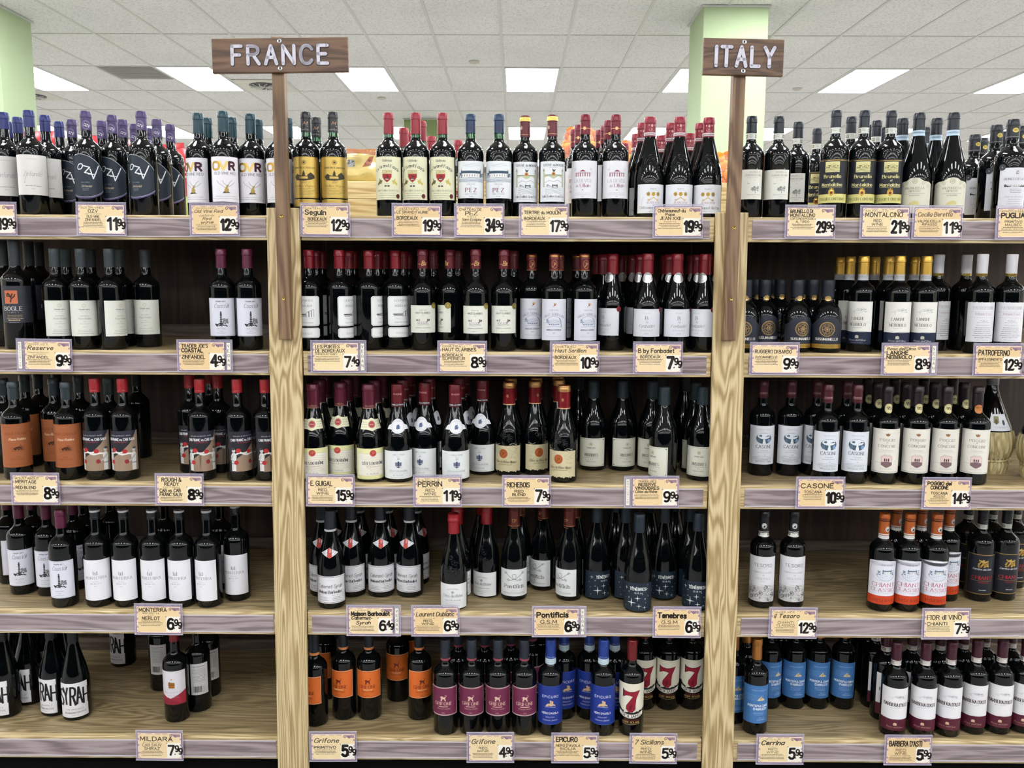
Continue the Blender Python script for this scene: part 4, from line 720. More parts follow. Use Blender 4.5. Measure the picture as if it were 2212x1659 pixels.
def E_crest(a):                                                          # glass relief on the shoulder
    a.o(0, 150, 26, 2, K, 0, 16, None, -.2, pi+.2); a.o(0, 150, 20, 1.3, K, 0, 14, None, 0, pi)
    for x, y, s in ((0, 160, 5), (-8, 148, 6), (8, 148, 6), (0, 138, 6), (-16, 140, 4), (16, 140, 4)): swirl(a, x, y, s, K, 2, 0, 1.4, 1 if x < 0 else -1)
    a.l([(-12, 160), (12, 136)], 1.6, K); a.l([(12, 160), (-12, 136)], 1.6, K)
    for i in range(9): x = -24+i*6; a.l([(x, 124+x*x*.01), (x+1.5, 130+x*x*.01)], 2.4, K)
def E_swirl(a):
    rg = random.Random(5)
    for i in range(13): swirl(a, rg.uniform(-15, 15), rg.uniform(112, 160), rg.uniform(5, 9), K, 1.8, 0, 1.3, rg.choice((-1, 1)), rg.uniform(0, 6))
def E_top(a):
    rg = random.Random(9)
    for i in range(13): swirl(a, rg.uniform(-26, 26), rg.uniform(162, 184), rg.uniform(4, 8), K, 1.8, 0, 1.3, rg.choice((-1, 1)), rg.uniform(0, 6))

# type: description, shape, height, radius, capsule (hex, bottom z, style), capsule print, front label (z0, z1, half angle, paper, art), extras
TY = {
'zin': ('blue-capped bottle with pale grey script label', 'bx', 293, 38, ('#26327a', 246, 'foil'), None, (56, 167, 74, '#dcdad6', L_zin)),
'ozv': ('purple-capped bottle with slate label cut in an arc', 'bx', 291, 37, ('#4d4072', 238, 'foil'), C_ozv, (44, 172, 74, None, L_ozv)),
'ovr': ('teal-capped bottle with white label of big gold letters', 'bx', 291, 37, ('#1d4552', 234, 'foil'), None, (39, 163, 70, '#eceaf0', L_ovr)),
'seg': ('black-capped bottle with gold foil label', 'bx', 292, 37, ('#2e2e33', 236, 'foil'), C_seg, (26, 165, 74, None, L_seguin), 'green'),
'gf': ('red-capped bottle with cream label and red shield', 'bx', 290, 37, ('#a22b3a', 231, 'foil'), None, (47, 166, 70, '#e6e4c4', L_gf), 'green'),
'pez': ('navy-capped bottle with castle drawing on white label', 'bx', 287, 37, ('#223f62', 234, 'foil'), C_pez, (52, 155, 72, '#e9edf0', L_pez), 'green'),
'tert': ('maroon and gold capped bottle with pale engraved label', 'bx', 286, 37, ('#6e2430', 226, 'foil'), C_tert, (44, 154, 66, '#e9edf0', L_tertre)),
'lil': ('crimson-capped bottle with white label of pink arcade', 'bx', 287, 37, ('#85142f', 232, 'foil'), C_lil, (53, 157, 74, '#e8e8ee', L_lilian)),
'jean': ('crimson-capped sloping bottle embossed above a low white label', 'bg', 281, 41, ('#9c2338', 226, 'foil'), C_jean, (12, 92, 66, '#e6e8ee', L_jean), 'crest'),
'brun': ('black-capped bottle with plain white label and small tree', 'bx', 284, 37, ('#1c262c', 238, 'foil'), lambda a: C_docg(a, -62, 16), (52, 134, 62, '#e6e6dc', L_brun)),
'pog': ('black-capped bottle with black and yellow label', 'bx', 301, 37.5, ('#1e2530', 254, 'foil'), lambda a: C_docg(a, -62, 16), (43, 165, 74, None, L_poggio)),
'valp': ('black-capped sloping bottle with ornate ivory label', 'bg', 296, 42, ('#1e242c', 240, 'foil'), C_blue, (15, 112, 70, None, L_valp)),
'ron': ('heavy wide bottle with gold seal and white label', 'hv', 279, 42, ('#20242b', 225, 'foil'), C_ronco, (30, 142, 52, '#dcdde4', L_ronco)),
'bog': ('tall dark bottle with black label and orange square', 'bx', 314, 38, ('#343c42', 240, 'matte'), None, (77, 182, 74, '#33353d', L_bogle)),
'res': ('charcoal-capped bottle with cream reserve label', 'bx', 289, 37, ('#3a4448', 236, 'matte'), None, (39, 141, 68, '#e0e2d8', L_res), 'backsmall'),
'coz': ('plum-capped bottle with lighthouse label', 'bx', 290, 37, ('#6c2346', 235, 'foil'), None, (41, 150, 68, '#dcdeea', L_coast)),
'por': ('red-capped bottle with clipped-corner double label', 'bx', 288, 37.5, ('#8e1626', 235, 'foil'), None, (37, 157, 66, None, L_portes)),
'cla': ('burgundy-capped bottle with gold medal on cream label', 'bx2', 291, 37, ('#74202e', 236, 'foil'), C_clar, (52, 131, 68, '#e4e6da', L_clar)),
'sor': ('gold-topped red-capped bottle with bluish château label', 'bx', 280, 37, ('#701c24', 232, 'foil'), C_sor, (33, 151, 66, '#dcdee8', L_sor)),
'fon': ('red-capped bottle with silver seal and white script label', 'bg2', 281, 39, ('#8e1a28', 222, 'foil'), C_fonb, (45, 124, 70, '#dcdfe6', L_fonb)),
'sus': ('short stout black bottle with round gold emblem', 'su', 208, 42, ('#1c2432', 158, 'matte'), C_susu, (13, 104, 72, None, L_susu)),
'lan': ('gold-capped bottle with white and navy label', 'bx', 278, 37, ('G#caa24a', 222, 'foil'), C_lang, (23, 147, 66, None, L_langhe)),
'pat': ('white-capped bottle with torn-edged white label', 'bx', 284, 38, ('#d4d2d8', 224, 'matte'), C_patro, (34, 147, 68, '#e6e6ea', L_patro)),
'rou': ('grey-capped bottle with wide copper-brown label', 'bx', 286, 38, ('#3c4a4e', 234, 'foil'), None, (38, 166, 80, '#a25e38', L_roust)),
'box': ('short-red-capped bottle with boxing match label', 'bx', 296, 37.5, ('#b82830', 257, 'screw'), None, (29, 147, 74, None, L_box)),
'gui': ('plum-capped sloping bottle with round red seal and yellow label', 'bg', 284, 41, ('#6c2438', 217, 'foil'), C_guig, (10, 101, 76, '#e2e0a8', L_guig), 'neck_guig'),
'per': ('dark-red screw-capped sloping bottle with round white collar', 'bg', 284, 41, ('#741824', 220, 'screw'), C_perr, (12, 94, 72, '#e2e6e6', L_perr), 'neck_perr'),
'ric': ('red and gold capped embossed bottle with parchment label', 'bg', 283, 40, ('#8c1620', 217, 'foil'), C_rich, (16, 95, 70, None, L_rich), 'swirl'),
'vin': ('dark-green-capped sloping bottle with framed cream label', 'bg3', 277, 41, ('#20343c', 224, 'matte'), None, (15, 103, 66, '#dedfcf', L_vin)),
'cas': ('maroon-capped bottle with white label and oval landscape', 'bx', 289, 37, ('#5a2630', 236, 'foil'), C_cas, (37, 155, 70, '#dfe3ea', L_cas)),
'con': ('black-capped bottle with round 95 seal and ivory label', 'bx', 285, 37.5, ('#32262c', 226, 'foil'), C_conc, (34, 164, 72, '#e4e0d6', L_conc)),
'cono': ('black-capped bottle with orange seal and ivory label', 'bx', 285, 37.5, ('#32262c', 226, 'foil'), C_orange, (34, 164, 72, '#e4e0d6', L_conc)),
'com': ('plum-capped bottle with lighthouse label on fourth shelf', 'bx', 291, 37, ('#6c2346', 236, 'foil'), None, (31, 144, 66, '#dcdeea', L_coastm)),
'mon': ('black bottle with silver ring and plain white label', 'bx', 296, 37.5, ('#14181e', 262, 'screw'), C_mont, (23, 146, 70, '#e8e8ee', L_mont)),
'bar': ('sloping bottle with red and white diamond neck badge', 'bg', 292, 41, ('#161f2c', 232, 'matte'), C_barb, (19, 102, 72, '#e2e2e6', L_barb), 'neck_barb'),
'dub': ('bright-red-capped sloping embossed bottle with white label', 'bg', 285, 40, ('#a81e2a', 226, 'wax'), None, (7, 82, 70, '#e2e4e4', L_dub), 'swirl'),
'pon': ('rust-capped sloping bottle with crossed keys on white label', 'bg', 290, 40, ('#6e2a20', 226, 'foil'), C_pont, (16, 100, 74, '#e2e6e6', L_pont), 'back'),
'ten': ('dark sloping bottle with starry night-blue label', 'bg', 290, 41, ('#1a2a38', 236, 'matte'), None, (8, 92, 76, None, L_ten)),
'tes': ('black-capped bottle with rooster seal and engraved grey label', 'bx', 291, 37, ('#1c1a20', 226, 'foil'), C_ros, (22, 160, 72, '#e0e0e4', L_tes)),
'fio': ('orange-capped bottle with white and orange label', 'bx', 291, 37, ('#c86428', 226, 'foil'), C_rosor, (24, 157, 72, None, L_fior)),
'dar': ('embossed dark bottle with black label framed in gold', 'bx', 286, 38, ('#1a2028', 236, 'foil'), C_dark, (23, 151, 70, None, L_dark), 'top'),
'syr': ('sloping bottle with giant black letters on white label', 'bg', 292, 41, ('#161a22', 240, 'matte'), None, (13, 122, 62, '#e8e8ec', L_syr)),
'mil': ('red-topped slim bottle with white and red label', 'bx', 290, 37, ('#8e1a22', 250, 'foil'), None, (60, 167, 66, '#dedce2', L_mil), 'back'),
'gro': ('dark bottle with bright orange label and orange ring', 'bx', 288, 37, ('#17202c', 222, 'matte'), C_grio, (75, 162, 70, '#e0702c', _grif('e', '#7a2a18', '#ecc8a0'))),
'grp': ('dark bottle with plum label and pink neck ring', 'bx', 288, 37, ('#222c38', 227, 'matte'), C_grip, (64, 153, 72, '#71284a', _grif('p', '#dcb8a8', '#e8e0d8'))),
'epi': ('royal-blue-capped bottle with royal blue label', 'bx', 290, 37, ('#2444a0', 217, 'foil'), C_epi, (38, 158, 74, '#1c358c', L_epi)),
'sev': ('red-capped bottle with large red numeral on cream label', 'bx', 290, 37, ('#7c161e', 228, 'foil'), None, (37, 167, 74, None, L_seven)),
'cer': ('copper-capped bottle with sky blue label', 'bx', 291, 37, ('G#b0763c', 228, 'foil'), None, (40, 158, 66, '#4478b4', L_cer)),
'bra': ('maroon-capped bottle with white and maroon label', 'bx', 286, 37, ('#4a1a2c', 230, 'foil'), C_bar, (24, 157, 70, None, L_barbera)),
'drk': ('plain dark bottle in the shadow', 'bx', 288, 37, ('#141a20', 236, 'matte'), None, None),
'drb': ('plain dark sloping bottle in the shadow', 'bg', 290, 41, ('#141a20', 232, 'matte'), None, None),
}
ZS = .97
def profile(shape, H, R):
    if shape == 'su':
        b = [(0, 2), (R-9, 0), (R-3, 1.5), (R, 6), (R, .40*H), (R*.985, .48*H), (R*.93, .55*H), (R*.83, .605*H), (R*.68, .65*H), (R*.52, .68*H), (18.5, .70*H), (17, .73*H), (16.5, H-3), (15, H-1), (0, H-1)]
    elif shape in ('bg', 'bg2', 'bg3'):
        k = {'bg': 0, 'bg2': .08, 'bg3': .09}[shape]; q = {'bg': 1., 'bg2': .9, 'bg3': .8}[shape]
        b = [(0, 3), (R-9, 0), (R-3, 1.5), (R, 6), (R, (.37+k)*H)]
        for f, z in ((.99, .41), (.955, .455), (.90, .50), (.83, .545), (.75, .59), (.66, .635), (.575, .68), (.50, .725), (.435, .765), (.385, .80)):
            zz = (z-.37)/.43; b.append((max(R*f, 14.2), (.37+k+zz*(.43-k)*1.)*H))
        b += [(14.0, .84*H), (13.5, H-3), (13.5, H-1), (0, H-1)]
    else:
        n = 13.4 if shape != 'hv' else 16; lo = {'bx': 0, 'hv': -.01, 'bx2': -.05}[shape]; top = .752
        b = [(0, 3), (R-9, 0), (R-3, 1.5), (R, 6), (R, (.615+lo)*H)]
        for f, z in ((.992, .632), (.965, .648), (.92, .662), (.86, .675), (.77, .689), (.665, .702), (.565, .714), (.475, .726), (.415, .737)):
            b.append((max(R*f, n+.3), (z+lo*(.752-z)/.137)*H))
        b += [(n+.3, (top+.012)*H), (n, H-3), (n-1, H-1), (0, H-1)]
    return [(r*SR, z) for r, z in b]
SR = .985
def r_at(P, z):
    for (r0, z0), (r1, z1) in zip(P, P[1:]):
        if z0 <= z <= z1 and z1 > z0: return r0+(r1-r0)*(z-z0)/(z1-z0)
    return P[-1][0]
def capsule_profile(P, H, zc, style):
    n = r_at(P, zc); m = max(r_at(P, zc+2), r_at(P, H*.93))+.6
    if style == 'screw': b = [(m-.6, zc), (m+.3, zc), (m+.3, zc+6), (m-.1, zc+7), (m+.3, zc+8), (m+.3, H-3), (m-.4, H), (0, H)]
    elif style == 'wax': b = [(n+.6, zc), (n+1.3, zc+1), (m+.4, H-24), (m+2, H-22), (m+2.2, H-16), (m+.8, H-14), (m+.9, H-2), (m-1, H), (0, H)]
    elif style == 'matte': b = [(n+.4, zc), (n+1., zc+.5), (m+.4, H-17), (m+.55, H-16), (m+.8, H-2), (m-.4, H), (0, H)]
    else: b = [(n+.4, zc), (n+1.1, zc+.5), (m, H-18), (m+1.1, H-17), (m+1.2, H-9), (m+.5, H-7), (m+.2, H-2), (m-1.2, H), (0, H)]
    return b
PROTO = {}
def proto(key):
    """mesh data for one kind of bottle: list of (part name, mesh, label)"""
    if key in PROTO: return PROTO[key]
    T = TY[key]; desc, shape, H, R, cap, capfn, front = T[:7]; ex = T[7:]
    H *= ZS; P = profile(shape, H, R); out = []
    mb = MB()
    pm = [(r/1000, z/1000) for r, z in P]
    if 'green' in ex:
        ic = [i for i, (r, z) in enumerate(P) if z > .74*H][0]
        mb.lathe(pm[:ic+1], GLASS, 32); mb.lathe([(r, z) for r, z in pm[ic:-3]] + [(pm[-3][0], (cap[1]*ZS+6)/1000)] if False else [pm[ic], (pm[ic+1][0], pm[ic+1][1]), (pm[ic+1][0]*.99, (cap[1]*ZS+4)/1000), (0, (cap[1]*ZS+4)/1000)], GREEN, 24)
    else: mb.lathe(pm, GLASS, 32)
    out.append(('glass_body', mb.mesh('glass_body'), None))
    hx, zc, st = cap; zc *= ZS
    if hx[0] != 'G' and key != 'pat': hx = '#%02x%02x%02x' % tuple(int(int(hx[i:i+2], 16)*.86) for i in (1, 3, 5))
    cm = paper(hx) if hx[0] == 'G' else plain(hx, {'foil': .28, 'matte': .5, 'screw': .3, 'wax': .26}[st], .1 if st == 'foil' else 0, .45, 'capsule_'+hx[1:], .05)
    mb = MB(); CP = capsule_profile(P, H, zc, st); mb.lathe([(r/1000, z/1000) for r, z in CP], cm, 24)
    if st == 'screw':
        for k in range(4): mb.lathe([((CP[1][0]+.25)/1000, (H-6-k*2.2)/1000), ((CP[1][0]+.45)/1000, (H-6.6-k*2.2)/1000), ((CP[1][0]+.25)/1000, (H-7.2-k*2.2)/1000)][::-1], cm, 24)
    out.append(('capsule', mb.mesh('capsule'), None))
    def wrap(rr, off0=0.):
        def f(s, t, off):
            r = rr(t); a = s/r if r else 0
            return ((r+off+off0)*sin(a)/1000, -(r+off+off0)*cos(a)/1000, t/1000)
        return f
    Rr = R*SR
    if capfn:
        a = Art(); capfn(a)
        def rc(t):
            z = H+t
            return r_at(CP, z)+.05 if z > zc else r_at(P, z)+.3
        a0 = 46.
        def f(s, t, off):
            r = rc(t); ang = s/16.0; ang = max(-pi*.99, min(pi*.99, ang))
            return ((r+off)*sin(ang)/1000, -(r+off)*cos(ang)/1000, (H+t)/1000)
        seal = key in ('fon', 'con', 'cono', 'sus')
        out.append(('capsule_band' if not seal else 'round_seal', art_mesh('capsule_print', a, f, 4., 1.5 if key in ('ric', 'tert', 'sor') else 3.), None))
    if front:
        z0, z1, ha, pc, fn = front; Wd = Rr*radians(ha)
        def put(name, z0, z1, Wd, pc, fn, rot0=0.):
            a = Art()
            if pc: a.r(-Wd, 0, Wd, z1-z0, pc, 0)
            fn(a, Wd, z1-z0)
            sl = key in ('sus',)
            def f(s, t, off):
                z = (z0+t)*ZS; r = r_at(P, z) if z > 8 else Rr
                ang = s/Rr+rot0; return ((r+off)*sin(ang)/1000, -(r+off)*cos(ang)/1000, z/1000)
            ext = 9 if key in ('ron', 'cla', 'fon') else 0
            out.append((name, art_mesh(name, a, f, 5., 6. if sl or key == 'ozv' or r_at(P, z1*ZS) < Rr-.2 else None, bound=(-Wd-ext, Wd+ext, -1, z1-z0+12)), None))
        put('front_label', z0, z1, Wd, pc, fn)
        if 'back' in ex: put('back_label', z0, z1-6, Rr*radians(42), '#d0d0cf', L_back, pi)
        if 'backsmall' in ex: put('back_label', 50, 112, 11, '#e0e2d8', L_backsmall, radians(-138))
    def neck(fn, name):
        a = Art(); fn(a); rm = r_at(P, 168*ZS)
        def f(s, t, off):
            z = t*ZS; r = r_at(P, z); ang = s/rm*.93; ang = max(-3, min(3, ang)); return ((r+off+.2)*sin(ang)/1000, -(r+off+.2)*cos(ang)/1000, z/1000)
        out.append((name, art_mesh(name, a, f, 4., 4.), None))
    if 'neck_guig' in ex: neck(N_guig, 'neck_label')
    if 'neck_perr' in ex: neck(N_perr, 'neck_label')
    if 'neck_barb' in ex: neck(N_barb, 'neck_label')
    def emb(fn):
        a = Art(); fn(a); rm = r_at(P, 150*ZS)
        def f(s, t, off):
            z = t*ZS; r = r_at(P, z); ang = s/rm; return ((r+off)*sin(ang)/1000, -(r+off)*cos(ang)/1000, z/1000)
        out.append(('embossed_crest', art_mesh('embossed_crest', a, f, ridge=.9), None))
    if 'crest' in ex: emb(E_crest)
    if 'swirl' in ex: emb(E_swirl)
    if 'top' in ex: emb(E_top)
    PROTO[key] = out; return out
# ------------------------------------------------------------ the room
YF, LEAN, Z1, DZ = 2.3629, .0422, .1504, .3705
def yf(z): return YF + LEAN*(z-EYE)
SZ = [EYE + Z1 - k*DZ for k in range(5)]                                 # shelf surfaces, top to bottom
YB = 2.885
CEIL = EYE + 2.1113; TX, TY_, X0, Y0 = .6096, 1.2192, -3.7994, 8.0313
def struct(name, mb, parent=None): o = ob(name, mb, parent); o['kind'] = 'structure'; return o
XL, XR, YN, YFAR = -12.5, 12.5, -17.6, 19.
m = MB(); m.box(XL, YN, -.1, XR, YFAR, 0, FLOORM); struct('floor', m)
m = MB(); m.box(XL-.1, YFAR, 0, XR+.1, YFAR+.1, CEIL+.1, WALLM); struct('wall_back', m)
m = MB(); m.box(XL-.1, YN-.1, 0, XR+.1, YN, CEIL+.1, WALLM); struct('wall_front', m)
m = MB(); m.box(XL-.1, YN, 0, XL, YFAR, CEIL+.1, WALLM); struct('wall_left', m)
m = MB(); m.box(XR, YN, 0, XR+.1, -9., CEIL+.1, WALLM); m.box(XR, -6.6, 0, XR+.1, YFAR, CEIL+.1, WALLM); m.box(XR, -9., 0, XR+.1, -6.6, .1, WALLM); m.box(XR, -9., 2.6, XR+.1, -6.6, CEIL+.1, WALLM); struct('wall_right', m)
DAY = emis('daylit_shopfront_glass', (.8, .92, 1., 1), 14.)
m = MB(); m.box(XR+.04, -9., .1, XR+.06, -6.6, 2.6, DAY); wn = struct('window_1', m)
m = MB()
for y in (-9., -7.85, -6.68): m.box(XR-.01, y, .1, XR+.08, y+.08, 2.6, plain('#8c8f92', .4, .6))
ob('window_frame', m, wn)
m = MB(); m.box(XL, YN, CEIL+.03, XR, YFAR, CEIL+.1, plain('#8a8680', .9)); ceiling = struct('ceiling', m)
i0, i1 = -14, 27; k0, k1 = -21, 9
def tcell(i, k): return X0+i*TX, Y0+k*TY_
tm = MB(); tm.box(.011, .011, .006, TX-.011, TY_-.011, .022, TILE); tile_me = tm.mesh('ceiling_tile')
bar_m = plain('#cfd0ca', .5, 0, .4, 'ceiling_grid_white')
lights = set((i, k) for i in range(i0, i1) for k in range(k0, k1) if i % 3 == 0 and (k-1) % 3 == 0)
vents = {(-1, 1): 'h0', (1, 1): 'h1', (-4, 2): 'h0'}
rest = MB()
for i in range(i0, i1):
    for k in range(k0, k1):
        x, y = tcell(i, k)
        if x+TX > XR or x < XL or y+TY_ > YFAR or y < YN or (i, k) in lights: continue
        if (i, k) in vents:
            h = vents[i, k]; ya, yb = (TY_/2, TY_) if h == 'h0' else (0, TY_/2)
            t = MB(); t.box(.011, ya+.011, .006, TX-.011, yb-.011, .022, TILE); o = ob('ceiling_tile', t, ceiling, (x, y, CEIL)); continue
        seen = 5.5 < y+TY_ and y < 16.5 and abs(x+TX/2) < .62*(y+TY_)+.7
        if seen: ob('ceiling_tile', tile_me, ceiling, (x, y, CEIL))
        else: rest.box(x+.011, y+.011, CEIL+.006, x+TX-.011, y+TY_-.011, CEIL+.022, TILE)
o = ob('ceiling_tile_field', rest, ceiling); o['kind'] = 'stuff'
bm_ = MB(); bm_.box(-.012, YN, 0, .012, YFAR, .025, bar_m); bme = bm_.mesh('grid_bar')
bc_ = MB(); bc_.box(XL, -.009, .001, XR, .009, .025, bar_m); bce = bc_.mesh('grid_bar')
for i in range(i0, i1+1):
    if XL < X0+i*TX < XR: ob('grid_bar', bme, ceiling, (X0+i*TX, 0, CEIL))
for k in range(k0, k1+1):
    if YN < Y0+k*TY_ < YFAR: ob('grid_bar', bce, ceiling, (0, Y0+k*TY_, CEIL))
fr = MB()
for b in ((.012, .012, .03, TY_-.012), (TX-.03, .012, TX-.012, TY_-.012), (.03, .012, TX-.03, .03), (.03, TY_-.03, TX-.03, TY_-.012)): fr.box(b[0], b[1], -.002, b[2], b[3], .028, plain('#c9cbcf', .35, .3))
frm = fr.mesh('frame'); df = MB(); df.box(.03, .03, .004, TX-.03, TY_-.03, .02, PANEL); dfm = df.mesh('diffuser')
ORD = ['first', 'second', 'third', 'fourth', 'fifth', 'sixth', 'seventh', 'eighth', 'ninth', 'tenth', 'eleventh', 'twelfth', 'thirteenth', 'fourteenth', 'fifteenth', 'sixteenth', 'seventeenth', 'eighteenth']
lrows = sorted(set(k for _, k in lights), reverse=True); 
for kk in lrows:
    cs = sorted(i for i, k in lights if k == kk)
    cs = [i for i in cs if X0+i*TX > XL and X0+(i+1)*TX < XR and Y0+kk*TY_ > YN and Y0+(kk+1)*TY_ < YFAR]
    vis = [i for i in cs if kk >= 1 and abs(X0+i*TX+.3) < .6*(Y0+kk*TY_)+.4]
    for n, i in enumerate(cs):
        x, y = tcell(i, kk); e = empty('ceiling_light', (x, y, CEIL)); ob('frame', frm, e); ob('diffuser', dfm, e)
        if i in vis:
            rown = {1: 'nearest visible row', 4: 'second row back', 7: 'farthest row'}[kk]
            tag(e, f'white recessed ceiling light panel, {rown}, {ORD[vis.index(i)]} from left', 'ceiling light', 'lit ceiling panels')
        else: tag(e, f'white ceiling light panel out of view, row {ORD[lrows.index(kk)]}, {ORD[n]} from left', 'ceiling light', 'lit ceiling panels out of view')
# vents and sprinklers
x, y = tcell(-1, 1); e = tag(empty('ceiling_vent', (x, y, CEIL)), 'grey square return air grille left of the FRANCE sign', 'vent')
m = MB(); m.box(.02, .01, 0, TX-.02, TY_/2-.01, .012, plain('#8d8f8e', .35, .7)); ob('frame', m, e)
m = MB()
for j in range(14): m.box(.04, .03+j*.039, -.004, TX-.04, .045+j*.039, .004, plain('#9fa1a0', .3, .7))
o = ob('louvre', m, e); o['kind'] = 'stuff'
def diffuser(i, k, dy, lab):
    x, y = tcell(i, k); e = tag(empty('air_diffuser', (x+TX/2, y+dy+TX/2, CEIL)), lab, 'vent', 'round air diffusers')
    m = MB(); m.box(-.29, -.29, 0, .29, .29, .01, plain('#d8d6ca', .5)); ob('face_plate', m, e)
    m = MB(); m.lathe([(.17, -.012), (.18, -.006), (.18, 0)], plain('#55575a', .5), 28); m.lathe([(.165, -.013), (.03, -.012)], plain('#3b3d40', .6), 28); ob('throat', m, e)
    for j in range(12):
        a = j*pi/6; b = MB(); b.tube([(.02*cos(a), .02*sin(a), -.014), (.1*cos(a+.15), .1*sin(a+.15), -.02), (.172*cos(a+.4), .172*sin(a+.4), -.014)], .007, plain('#c8c8c2', .4, .3)); ob('vane', b, e)
diffuser(1, 1, TY_/2, 'round air diffuser partly behind the FRANCE signpost')
diffuser(-4, 2, 0, 'round air diffuser beside the left green column')
for u, v, lab in ((1024, 134, 'small round ceiling sprinkler between the two signs'), (824, 213, 'small round ceiling sprinkler right of the FRANCE sign'), (1722, 190, 'small round ceiling sprinkler right of the ITALY sign')):
    Y = 2.1113/tan(atan2(829.5-v, F_PX)-PITCH); p = at(u, v, Y); e = tag(empty('ceiling_sprinkler', (p.x, p.y, CEIL)), lab, 'sprinkler', 'ceiling sprinklers')
    m = MB(); m.lathe([(0, -.02), (.03, -.018), (.05, -.008), (.055, .002)], plain('#c9c4b8', .5)); ob('cover_plate', m, e)
# green columns
def lime():
    return plain('#abbd97', .75, 0, .3, 'lime_green_paint', .02)
def column(x0, x1, y0, y1, lab, c=None):
    e = tag(empty('column', ((x0+x1)/2, (y0+y1)/2, 0)), lab, 'column', 'green painted columns'); X, Yh = (x1-x0)/2, (y1-y0)/2
    m = MB(); m.box(-X, -Yh, 0, X, Yh, CEIL+.005, c or lime(), .006); ob('shaft', m, e)
    m = MB(); m.box(-X-.02, -Yh-.02, 0, X+.02, Yh+.02, .12, plain('#6d6a66', .6)); ob('baseboard', m, e)
    m = MB(); m.box(-X-.015, -Yh-.015, CEIL-.012, X+.015, Yh+.015, CEIL+.001, plain('#c9cbc6', .5)); ob('ceiling_collar', m, e)
Yc = 2.1113/tan(atan2(829.5-11, F_PX)-PITCH)
column(at(1511, 300, Yc).x, at(1650, 300, Yc).x, Yc, Yc+.55, 'lime green column behind the ITALY sign')
xr = at(66, 240, Yc+.4).x; column(xr-.55, xr, Yc, Yc+.5, 'lime green column at the left edge')
Y2 = 2.1113/tan(atan2(829.5-257, F_PX)-PITCH)
column(at(873, 290, Y2).x, at(943, 290, Y2).x, Y2, Y2+.5, 'far olive green column between red bottle caps', plain('#8b9c6a', .75, 0, .3, 'olive_green_paint'))

# ------------------------------------------------------------ the wine gondola
PX = [(-.6774, -.5885), (.5422, .6303)]
CB = [-.633-1.2192, -.633, .5863, .5863+1.2192]
BAY = ['left', 'middle', 'right']; SH = ['top', 'second', 'third', 'fourth', 'bottom']
edge = [(-1.8077, -.6774), (-.5885, .5422), (.6303, 1.7609)]
for b in range(3):
    for r in range(5):
        z = SZ[r]; y = yf(z); e = tag(empty('wine_shelf', ((CB[b]+CB[b+1])/2, y, z-.066)), f'{SH[r]} oak shelf of the {BAY[b]} bay with mauve price rail', 'shelf', 'shelves of the wine display')
        cx = (CB[b]+CB[b+1])/2; xa, xb = edge[b][0]-cx, edge[b][1]-cx
        dk = MB(); back = (3.02 if r == 0 else YB)-y
        dk.box(CB[b]-cx+.001, .021, .040, CB[b+1]-cx-.001, back, .066, DECK); ob('deck', dk, e)
        rl = MB(); rl.box(xa+.001, 0, 0, xb-.001, .02, .0665, OAK_X, .0015); ob('front_rail', rl, e)
        pc = MB(); g = .006 if b == 0 else .014; pc.box(xa+g, -.0018, .0085, xb-g, .001, .058, RAIL); ob('price_strip', pc, e)
        ph = MB(); pl = plain('#c6bdc3', .15, 0, .6, 'clear_mauve_plastic'); ph.box(xa+g, -.0045, .0075, xb-g, -.0018, .0105, pl); ph.box(xa+g, -.0035, .0555, xb-g, -.0018, .0590, pl); ob('plastic_lip', ph, e)
    bp = MB(); bp.box(CB[b]+.001, YB+.001, 0, CB[b+1]-.001, YB+.018, SZ[0]-.027, BACK); e = tag(ob('back_panel', bp), f'dark brown back panel of the {BAY[b]} bay', 'panel', 'back panels')
    for r in range(1, 5):
        cl = MB(); cl.box(CB[b]+.002, YB-.012, SZ[r]+.001, CB[b+1]-.002, YB-.0005, SZ[r]+.042, wood('grey_cleat', '#83786c', '#6c6258', '#554b43', 'X', 1., .5)); ob('cleat', cl, e)
    kb = MB(); kb.box(CB[b]+.001, yf(0)+.05, 0, CB[b+1]-.001, yf(0)+.07, SZ[4]-.067, plain('#060505', .8, 0, .1)); tag(ob('kick_board', kb), f'black kick board below the {BAY[b]} bay', 'board', 'kick boards')
th = atan2(LEAN, 1)
def leaning(name, xa, xb, ztop, zbot, dy0, dy1, mat, lab, cat, tilt=0., bev=.0015):
    e = tag(empty(name, ((xa+xb)/2, yf(zbot), zbot), (-th, tilt, 0)), lab, cat); L = (ztop-zbot)/cos(th)
    m = MB(); h = (xb-xa)/2; m.box(-h, dy0, 0, h, dy1, L, mat, bev); ob('board' if bev < .002 else 'stake', m, e); return e
brass = plain('#c9a548', .25, .9, .5, 'brass'); steel = plain('#dfe2e6', .25, .8, .5, 'zinc')
def screw(par, x, y, z, mat, r=.0042):
    m = MB(); k = m.mi(mat)
    prof = [(0, .0), (r*.45, 0), (r*.5, -.0006), (r*.95, -.0012), (r*1.05, .0), (r*1.05, .0015)]
    b = len(m.v); n = 14
    for rr, yy in prof:
        for i in range(n): a = 2*pi*i/n; m.v.append((x+rr*cos(a), y+yy-.0008, z+rr*sin(a)))
    for j in range(len(prof)-1):
        kk = k if j else m.mi(plain('#33322e', .5))
        for i in range(n): m.f.append([b+j*n+i, b+j*n+(i+1) % n, b+(j+1)*n+(i+1) % n, b+(j+1)*n+i]); m.m.append(kk); m.sm.append(True)
    return ob('screw', m, par)
def zat(u, v): 
    p = at(u, v, YF)
    for _ in range(5): p = at(u, v, yf(p.z))
    return p
tops = [zat(614, 450).z, zat(1578, 460).z]
